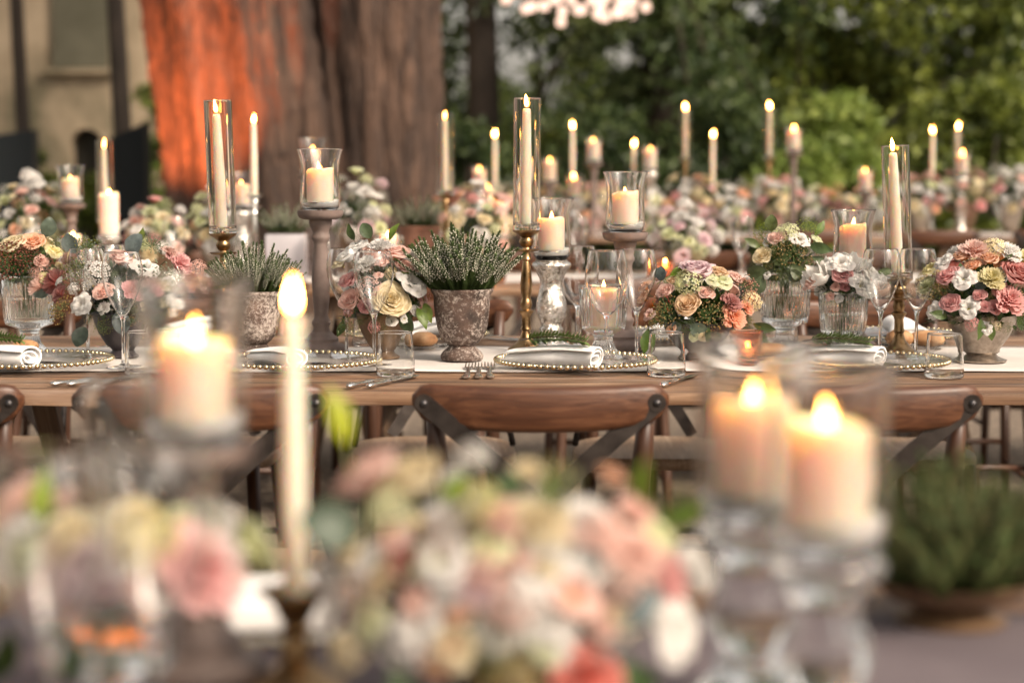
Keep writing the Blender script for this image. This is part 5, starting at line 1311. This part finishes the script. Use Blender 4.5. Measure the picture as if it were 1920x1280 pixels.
arrangement('full bouquet of dusty rose, yellow and white blooms in the pewter bowl', (0.99, 4.165, RZ + 0.094), [('carn', -3.1, 13.9, 3.3, 'blush'), ('rose', -5.3, 12.8, 2.0, 'peach'), ('rose', -0.3, 12.4, 2.1, 'peach'), ('carn', 4.1, 13.4, 3.3, 'white'), ('rose', -3.7, 11.0, 1.9, 'peach'), ('lisi', -8.7, 11.1, 2.9, 'white'), ('rose', -8.5, 8.7, 2.7, 'pinkp'), ('lisi', -5.6, 8.2, 3.0, 'white'), ('carn', -0.2, 8.4, 3.2, 'yellow'), ('rose', 5.5, 9.1, 3.9, 'dusty'), ('carn', 3.0, 3.9, 3.8, 'pinkc'), ('rose', -8.4, 3.3, 2.3, 'pinkp'), ('lisi', -5.0, 2.2, 2.8, 'white'), ('rose', -2.8, 5.0, 1.6, 'pinkp'), ('rose', -1.8, 2.7, 1.4, 'pinkp'), ('carn', -12.2, 6.7, 2.2, 'greenwhite'), ('lisi', -11.3, 9.6, 2.2, 'yellow'), ('fill', -10.4, 6.1, 2.0, 'olive'), ('fill', 7.1, 2.8, 3.3, 'olivetan'), ('hyd', 1.1, 14.3, 2.4, 'cream'), ('rose', 0.2, 2.6, 1.8, 'pinkp'), ('carn', 7.5, 12.2, 2.7, 'yellow'), ('lisi', -11.0, 1.4, 2.4, 'white'), ('hyd', 9.7, 6.7, 3.3, 'cream')], 0.125, 0.11, 0.14, 9, 18, 0.35, 0.04, leaf_list=[(-2.5, 0.3, 4.5, -100, 'long', (0.09, 0.14, 0.04)), (-0.5, -0.5, 4.0, -85, 'long', (0.14, 0.20, 0.06)), (-9, 0.5, 4.5, 170, 'long', (0.06, 0.09, 0.03)), (2, 12, 3, 45, 'long', (0.06, 0.09, 0.03)), (5, 1, 4, -60, 'long', (0.07, 0.11, 0.03)), (-3.5, 6.5, 3, 40, 'round', (0.06, 0.085, 0.08))])
side_plate('clear side plate with a roll before the taller ribbed vase', 0.555, 4.20, RZ)
bread('bread roll at the foot of the taller ribbed vase', 0.555, 4.19, RZ + 0.006, (1.1, .9, .7), 2)
bread('seeded bread roll at the foot of the leftmost ribbed compote', -1.035, 4.20, RZ + 0.018, (.75, .7, .6), 3)
# the far side of the focused table
G2 = 'far side settings of the focused table'
for i, (x, lab) in enumerate([(-0.77, 'behind the leftmost bouquet'), (-0.22, 'behind the brown bowl'), (0.36, 'behind the centre right bouquet'), (0.90, 'behind the right brass candlestick')]):
    charger('far side beaded charger plate ' + lab, x, 4.66, TZ + 0.0035, False)
    napkin('far side white napkin roll ' + lab, x + 0.02, 4.66, NZ, R(30 + 20 * i), 5 + i % 2, 1.1)
side_plate('far side glass plate of rolls right of the brass candlestick', 0.90, 4.455, RZ)
bread('left bread roll on the far side plate right of the brass candlestick', 0.873, 4.45, RZ + 0.006, (1.0, .9, .9), 1)
bread('right bread roll on the far side plate right of the brass candlestick', 0.935, 4.455, RZ + 0.006, (1.1, .9, .85), 2)
fork('far side silver fork right of the flecked urn', -0.055, 4.70, TZ, R(70)); fork('far side silver fork next to the central candlestick', -0.015, 4.72, TZ, R(60))
flute('far side tulip glass behind the leftmost compote foot', -0.92, 4.53, TZ); flute('far side tulip glass beyond the taller ribbed vase foot', 0.655, 4.56, TZ)
tumbler('far side tumbler behind the brown bowl', -0.33, 4.56, TZ); tumbler('far side tumbler beyond the taller ribbed vase', 0.63, 4.62, TZ)
one('serving_spoon', cached('knife', knife_mesh), 'far side silver cutlery by the taller ribbed vase foot', 'cutlery', (0.70, 4.58, TZ), (0, 0, R(60)))

# ------------------------------------------------------------------ the nearest table (blurred)
W1 = 'of the nearest table, blurred at the left'
candle_stand('blurred grey stand on the nearest table, left', (-0.258, 1.60, RZ), 0.194)
hurricane('hurricane glass ' + W1, (-0.258, 1.60, RZ + 0.1912))
pillar('large blurred lit pillar candle at the left front', (-0.258, 1.60, RZ + 0.194 + 0.0175), 0.0300, 0.067, seed=1, fs=1.15)
def crystal_mesh(H):
    me = mercury_meshes(H).copy(); me.materials.clear(); me.materials.append(M['glass'])
    for v in me.vertices:      # cut facets round the turned shape
        a = math.atan2(v.co.y, v.co.x); k = 1 - 0.05 * abs(math.sin(6 * a)); v.co.x *= k; v.co.y *= k
    return me
def low_stick(label, loc, H):
    t = thing('candlestick', label, 'candlestick', loc)
    put('base', MB().lathe([(0, 0), (0.040, 0), (0.0415, 0.003), (0.036, 0.009), (0.022, 0.018), (0.012, 0.028), (0, 0.03)], 32).mesh('stick_base', M['brass'], sharp=50), t)
    put('stem', MB().lathe([(0.011, 0.026), (0.014, 0.034), (0.0095, 0.042), (0.009, H - 0.035), (0.013, H - 0.03), (0.0085, H - 0.025)], 24).mesh('stick_stem', M['brass'], sharp=50), t)
    put('cup', MB().lathe([(0, H - 0.026), (0.012, H - 0.024), (0.0155, H - 0.016), (0.020, H - 0.008), (0.031, H), (0.029, H + 0.001), (0.026, H - 0.002), (0, H - 0.003)], 32).mesh('candle_cup', M['brass'], sharp=50), t)
low_stick('blurred brass candlestick under the foreground taper', (-0.172, 1.55, RZ), 0.083)
taper('blurred lit taper standing tall in the left foreground', (-0.172, 1.55, RZ + 0.080), 0.222, seed=2, fs=1.0, slim=0.8)
for x, y, H, w, sd in ((0.1865, 1.53, 0.144, 'left one of the two blurred at the right front', 3), (0.226, 1.405, 0.142, 'right one of the two blurred at the right front', 4)):
    one('crystal_holder', cached(('crys', H), lambda: crystal_mesh(H)), 'sparkling clear crystal holder, ' + w, 'candle holder', (x, y, RZ), group='crystal holders')
    hurricane('hurricane glass, ' + w, (x, y, RZ + H + 0.0002))
    pillar('lit pillar candle, ' + w, (x, y, RZ + H + 0.0205), 0.0300, 0.074, seed=sd, fs=1.15)
bowl('bowl under the big blurred bouquet at the front', (0.0, 1.47, RZ), 'dark_bowl', 0.085, 0.09, 0.04)
arrangement('big blurred bouquet of white, coral and pink roses at the bottom middle', (0.0, 1.47, RZ + 0.09), [('rose', -10.6, 9.9, 2.9, 'blush'), ('rose', -7.2, 10.2, 2.6, 'cream'), ('hyd', -2.3, 8.7, 1.8, 'greencream'), ('rose', 1.9, 7.7, 2.4, 'cream'), ('rose', 5.7, 7.1, 2.4, 'blush'), ('rose', 0.6, 6.0, 1.6, 'blush'), ('lisi', -10.3, 4.4, 1.8, 'white'), ('carn', -7.7, 4.8, 1.5, 'dustyr'), ('lisi', -4.8, 5.0, 2.2, 'white'), ('carn', -2.7, 3.6, 1.7, 'lilac'), ('rose', -3.8, 2.4, 1.5, 'peach'), ('rose', 0.0, 2.6, 2.1, 'blush'), ('carn', 8.8, 5.2, 2.4, 'blush'), ('rose', 11.1, 3.6, 2.0, 'pinkp'), ('rose', 3.1, -0.5, 1.7, 'white'), ('lisi', 11.3, -0.3, 2.6, 'white'), ('rose', 5.0, -3.1, 2.9, 'red'), ('fill', -1.1, -0.7, 2.4, 'olive'), ('hyd', -7.4, -0.7, 2.1, 'white'), ('rose', -5.0, -1.3, 1.8, 'peach'), ('lisi', -13.0, 0.5, 1.6, 'white'), ('hyd', -11.6, -1.9, 1.6, 'cream'), ('fill', 12.6, 7.5, 1.6, 'greencream'), ('rose', 7.3, 10.3, 1.1, 'peach'), ('fill', 3.1, 10.3, 1.6, 'greencream'), ('lisi', 3.8, 5.6, 1.7, 'white'), ('carn', 1.5, 1.0, 1.7, 'white'), ('hyd', 0.0, -3.9, 2.6, 'tan'), ('carn', 8.0, 1.3, 1.7, 'cream'), ('lisi', 13.2, 3.6, 2.0, 'white')] + dome(300, 40, 0.135, 0.092, ['white', 'white', 'cream', 'blush', 'greenwhite', 'white', 'blush'], (1.4, 2.2), ('rose', 'lisi', 'carn', 'hyd', 'lisi', 'rose', 'fill')), 0.135, 0.115, 0.115, 12, 46, 0.35, 0.048, back_drop=0.45, fill=90, fill_scale=0.9, extra=('white', 'cream', 'white', 'greencream', 'blush', 'white'), leaf_list=[(-5, 8.2, 3.6, 60, 'long', (0.16, 0.26, 0.02)), (-12.2, 12.5, 4.5, 105, 'long', (0.32, 0.36, 0.04)), (9.5, 8.5, 3.6, 80, 'long', (0.13, 0.21, 0.03)), (10.5, 7.5, 3.6, 20, 'long', (0.10, 0.17, 0.03)), (3.0, 8.0, 3.2, 100, 'long', (0.15, 0.23, 0.03)), (6.0, 1.6, 4.6, 15, 'round', (0.13, 0.17, 0.18)), (3.2, 5.0, 4.2, -10, 'round', (0.22, 0.28, 0.30)), (-9.5, 2, 5, -90, 'long', (0.05, 0.08, 0.04)), (-11, 6.5, 4.5, 170, 'round', (0.06, 0.09, 0.06)), (-8.5, -2, 5, -80, 'long', (0.06, 0.10, 0.04)), (8, -2, 5, -60, 'long', (0.05, 0.09, 0.03))])
compote('blurred ribbed glass vase at the bottom left', (-0.302, 1.47, RZ), 0.05, 0.055, 0.08, 0.04)
arrangement('blurred pink carnation, cream rose and pale blooms at the bottom left', (-0.302, 1.47, RZ + 0.118), [('rose', -7.3, 4.8, 2.9, 'blush'), ('rose', -8.2, -1.1, 2.8, 'creamy'), ('carn', -4.4, -1.1, 1.8, 'dusty'), ('carn', 0.0, 1.0, 2.8, 'lilac'), ('hyd', 3.6, 2.9, 2.5, 'yellow'), ('carn', 7.3, 0.8, 3.5, 'pinkp'), ('lisi', 4.8, -0.6, 2.0, 'white'), ('carn', 9.3, 0.2, 1.6, 'blush'), ('fill', -6.0, 2.0, 1.6, 'olive'), ('lisi', 1.6, 4.0, 1.8, 'white'), ('rose', -10.2, 2.4, 2.8, 'cream'), ('carn', -2.4, 2.4, 1.6, 'blush')] + dome(301, 16, 0.10, 0.045, ['white', 'cream', 'blush', 'white', 'greenwhite'], (1.3, 2.1)), 0.10, 0.07, 0.055, 13, 16, 0.3, 0.036, back_drop=0.4, fill=26, extra=('white', 'cream', 'blush', 'white', 'greenwhite'), leaf_list=[(-4.5, 4.0, 4.2, 80, 'long', (0.24, 0.32, 0.04)), (-3.0, -3, 5, -80, 'long', (0.05, 0.09, 0.02)), (-7, -4, 5, -95, 'long', (0.05, 0.08, 0.02))], stems=6, stem_len=0.07)
flute('blurred tulip glass at the bottom left, before the pink carnation', -0.238, 1.30, RZ)
flute('blurred tulip glass at the bottom left corner side', -0.300, 1.27, RZ)
flute('blurred tulip glass under the blurred left pillar', -0.335, 1.72, RZ)
for x, y, lab in ((-0.352, 1.66, 'glowing copper votive at the bottom left'),):
    t = thing('copper_votive', lab, 'votive', (x, y, RZ)); put('glass', cached('votive', votive_mesh), t)
    tealight('tealight in the ' + lab, (x, y, RZ + 0.0095), 0.45)
charger('blurred charger plate on the nearest table, left of its bouquet', -0.215, 1.80, RZ, False)
one('linen_napkin', bevel_box('folded_napkin', (0.085, 0.12, 0.028), 0.008, M['linen'], 3), 'blurred folded white napkin left of the front bouquet', 'napkin', (-0.215, 1.76, RZ + 0.026), (0, 0, R(8)), group='rolled napkins')
bowl('low dark planter bowl under the blurred heather', (0.405, 1.80, RZ), 'brown_bowl', 0.075, 0.042, 0.05)
heather('blurred bush of heather at the bottom right', (0.405, 1.80, RZ + 0.035), 0.15, 0.115, 280, 6, 'heather_dry')

# ------------------------------------------------------------------ second row table (soft)
Y2 = 7.1
def merc(label, x, y, z, H): one('mercury_holder', cached(('merc', H), lambda: mercury_meshes(H)), label, 'candle holder', (x, y, z), group='mercury glass holders')
tube_set('at the far left of the second row', (-1.452, Y2, RZ), 0.20, 0.25, 11)
tube_set('beside the brown tree stem on the second row', (-0.237, Y2, RZ), 0.297, 0.255, 12)
candlestick('second row silver candlestick before the orange lit stem', (-0.92, Y2, RZ), 0.297, 'silver')
taper('bare lit taper before the orange lit stem, second row', (-0.92, Y2, RZ + 0.294), 0.255, seed=13)
candle_stand('second row dark candle stand at the far left', (-1.548, 6.98, RZ), 0.268)
hurricane_set('second row, far left', (-1.548, 6.98, RZ), 0.268, 14)
merc('second row mercury holder right of the far left tube', -1.405, 6.93, RZ, 0.16)
pillar('second row lit pillar low beside the far left tube', (-1.405, 6.93, RZ + 0.16), 0.034, 0.145, seed=15)
merc('second row mercury holder behind the left glass tube', -0.985, 7.25, RZ, 0.24)
hurricane_set('second row, behind the left glass tube', (-0.985, 7.25, RZ), 0.2428, 16)
candle_stand('second row stand behind the tall left hurricane', (-0.727, 7.25, RZ), 0.365)
hurricane_set('second row, above the tall left hurricane', (-0.727, 7.25, RZ), 0.365, 17)
for x, y, fs, lab, sd in ((-1.517, 6.85, 1.0, 'second row candle glass below the far left hurricane', 18), (-0.428, 6.9, 1.0, 'second row candle glass right of the tall left hurricane', 19)):
    compote(lab, (x, y, RZ), 0, 0.054, 0.10, 0.055); pillar('lit pillar in the ' + lab, (x, y, RZ + 0.0668), 0.03, 0.095, seed=sd)
for x, y, lab in ((0.533, 6.9, 'second row votive right of the central hurricane'), (-0.05, 6.85, 'second row votive behind the central glass tube')):
    t = thing('copper_votive', lab, 'votive', (x, y, RZ)); put('glass', cached('votive', votive_mesh), t)
    tealight('tealight in the ' + lab, (x, y, RZ + 0.03), 1.0)
PAL = ['white', 'white', 'blush', 'cream', 'pinkp', 'greenwhite', 'blush', 'peach']
for i, (x, z, rx, rz, lab) in enumerate([(-1.72, 0.16, 0.13, 0.13, 'second row bouquet at the left edge'), (-1.27, 0.11, 0.12, 0.11, 'second row bouquet left of the left glass tube'), (-1.10, 0.13, 0.10, 0.12, 'second row bouquet right behind the left glass tube'), (-0.55, 0.18, 0.12, 0.13, 'second row white bouquet right of the tall left hurricane'), (-0.12, 0.12, 0.13, 0.14, 'second row bouquet behind the large heather'), (0.62, 0.10, 0.135, 0.105, 'second row white bouquet right of the central hurricane')]):
    bowl('bowl of the ' + lab, (x, 7.12 if i != 2 else 7.4, RZ), 'brown_bowl' if i % 2 else 'pewter', 0.075, z, 0.04)
    pal = PAL if i not in (0, 2) else ['cream', 'blush', 'peach', 'white', 'greenwhite', 'white']
    if i in (3, 5): pal = ['white', 'white', 'greenwhite', 'white', 'lilac']
    arrangement(lab, (x, 7.12 if i != 2 else 7.4, RZ + z), dome(100 + i, 20, rx, rz * 1.5, pal, (2.0, 3.4)), rx, rx * 0.85, rz * 1.2, 100 + i, 14, 0.4, 0.05, fill=6, fill_scale=1.3)
urn('second row terracotta pot of heather before the brown stem', (-0.335, 7.25, RZ), 'terracotta', 1.2)
heather('second row heather before the brown tree stem', (-0.335, 7.25, RZ + 0.17), 0.12, 0.12, 70, 8)
def planter(loc):
    t = thing('square_planter', 'pale square planter of heather left of the tall left hurricane', 'planter', loc)
    put('planter_body', bevel_box('planter_body', (0.135, 0.135, 0.165), 0.006, M['porcelain'], 2), t, (0, 0, 0.083))
    put('soil', bevel_box('planter_soil', (0.12, 0.12, 0.006), 0.002, M['soil']), t, (0, 0, 0.168))
planter((-0.785, 6.92, RZ))
heather('second row heather in the pale square planter', (-0.785, 6.92, RZ + 0.17), 0.10, 0.10, 70, 9)
G3 = 'second row tulip glasses'
for i, (x, y) in enumerate([(-1.64, 6.75), (-1.15, 6.78), (-0.62, 6.76), (0.22, 6.76), (0.78, 6.76), (1.15, 6.78)]):
    flute(['second row tulip glass at the left edge', 'second row tulip glass behind the left bouquet', 'second row tulip glass behind the left candle stand', 'second row tulip glass behind the mercury holder', 'second row tulip glass behind the centre right bouquet', 'second row tulip glass left of the eucalyptus vase'][i], x, y, TZ)

# ------------------------------------------------------------------ far right table (very soft)
TP = [(-0.098, 1.338, 'right of the second row tube taper'), (0.353, 1.389, 'right of the central glass tube'), (0.698, 1.282, 'above the central hurricane glass'), (0.998, 1.475, 'tall, above the white second row bouquet'), (1.171, 1.338, 'between the two tallest'), (1.477, 1.481, 'tallest, with a pillar at its right'), (2.413, 1.359, 'right of the right glass tube'), (2.598, 1.368, 'last at the right')]
for i, (x, zf, lab) in enumerate(TP):
    H = round(zf - 0.02 - 0.27 - RZ, 3); y = 11.5 + 0.12 * math.sin(i * 2)
    candlestick('far table candlestick, ' + lab, (x, y, RZ), H, 'brass' if i % 2 else 'silver')
    if i in (3, 5, 7): one('glass_tube', cached(('tube', 0.29), lambda: tube_mesh(0.29)), 'far table glass tube, ' + lab, 'glass holder', (x, y, RZ + H - 0.0018)); H += 0.014
    taper('far table lit taper, ' + lab, (x, y, RZ + H - 0.003), 0.27, seed=i, fs=1.4)
PP = [(-0.182, 1.139, 'left of the first far taper'), (-0.061, 0.982, 'low behind the large heather'), (-0.136, 1.034, 'low left of the central tube'), (0.212, 1.185, 'just right of the central glass tube'), (0.354, 1.088, 'left of the central hurricane'), (0.459, 1.299, 'over the gap before the central hurricane'), (0.786, 1.251, 'right above the central hurricane'), (1.577, 1.356, 'beside the tallest far taper'), (2.564, 1.221, 'below the last taper'), (1.98, 1.13, 'just behind the right glass tube')]
for i, (x, zf, lab) in enumerate(PP):
    y = 11.25 + 0.1 * math.sin(i * 3.3); hp = 0.10; H = round(zf - 0.012 - hp - 0.018 - RZ, 3)
    if H > 0.12:
        if i % 2: candle_stand('far table candle stand, ' + lab, (x, y, RZ), H)
        else: merc('far table mercury holder, ' + lab, x, y, RZ, H)
        hurricane('far table hurricane glass, ' + lab, (x, y, RZ + H + 0.0002))
        pillar('far table lit pillar, ' + lab, (x, y, RZ + H + 0.0205), 0.034, hp, seed=i, fs=1.5)
    else:
        pillar('far table lit pillar, ' + lab, (x, y, RZ), 0.034, round(zf - RZ - 0.02, 3), seed=i, fs=1.5)
PAL3 = ['white', 'blush', 'pinkp', 'cream', 'white', 'peach', 'white', 'greenwhite', 'blush', 'cream']
FA = [(0.22, 0.07, 'just right of the central glass tube'), (0.76, 0.06, 'right behind the central hurricane'), (1.27, 0.10, 'between the two tallest far tapers'), (2.08, 0.07, 'right behind the right glass tube'), (-0.30, 0.08, 'behind the second row tube taper'), (-0.04, 0.09, 'behind the central glass tube'), (0.48, 0.10, 'left of the central hurricane'), (1.02, 0.14, 'below the tall far taper in the middle'), (1.52, 0.12, 'below the tallest far taper'), (1.82, 0.08, 'left of the right glass tube'), (2.34, 0.15, 'left of the right pair of far tapers'), (2.60, 0.17, 'below the last far taper'), (2.86, 0.18, 'at the right edge')]
for i, (x, z, lab) in enumerate(FA):
    bowl('far table bowl ' + lab, (x, 11.4, RZ), 'brown_bowl' if i % 2 else 'pewter', 0.08, z, 0.045)
    arrangement('far table bouquet ' + lab, (x, 11.4, RZ + z), dome(200 + i, 16, 0.17, 0.19, PAL3, (2.8, 4.4)), 0.17, 0.13, 0.15, 200 + i, 10, 0.3, 0.06, fill=0)
for i, x in enumerate([0.5, 1.2, 1.7, 2.3, 2.7]):
    flute(['far table tulip glass before the central shrub', 'far table tulip glass between the two tallest tapers', 'far table tulip glass right of the far pillar', 'far table tulip glass right of the glass tube', 'far table tulip glass at the right edge'][i], x, 11.0, TZ)
print('objects', len(bpy.data.objects))
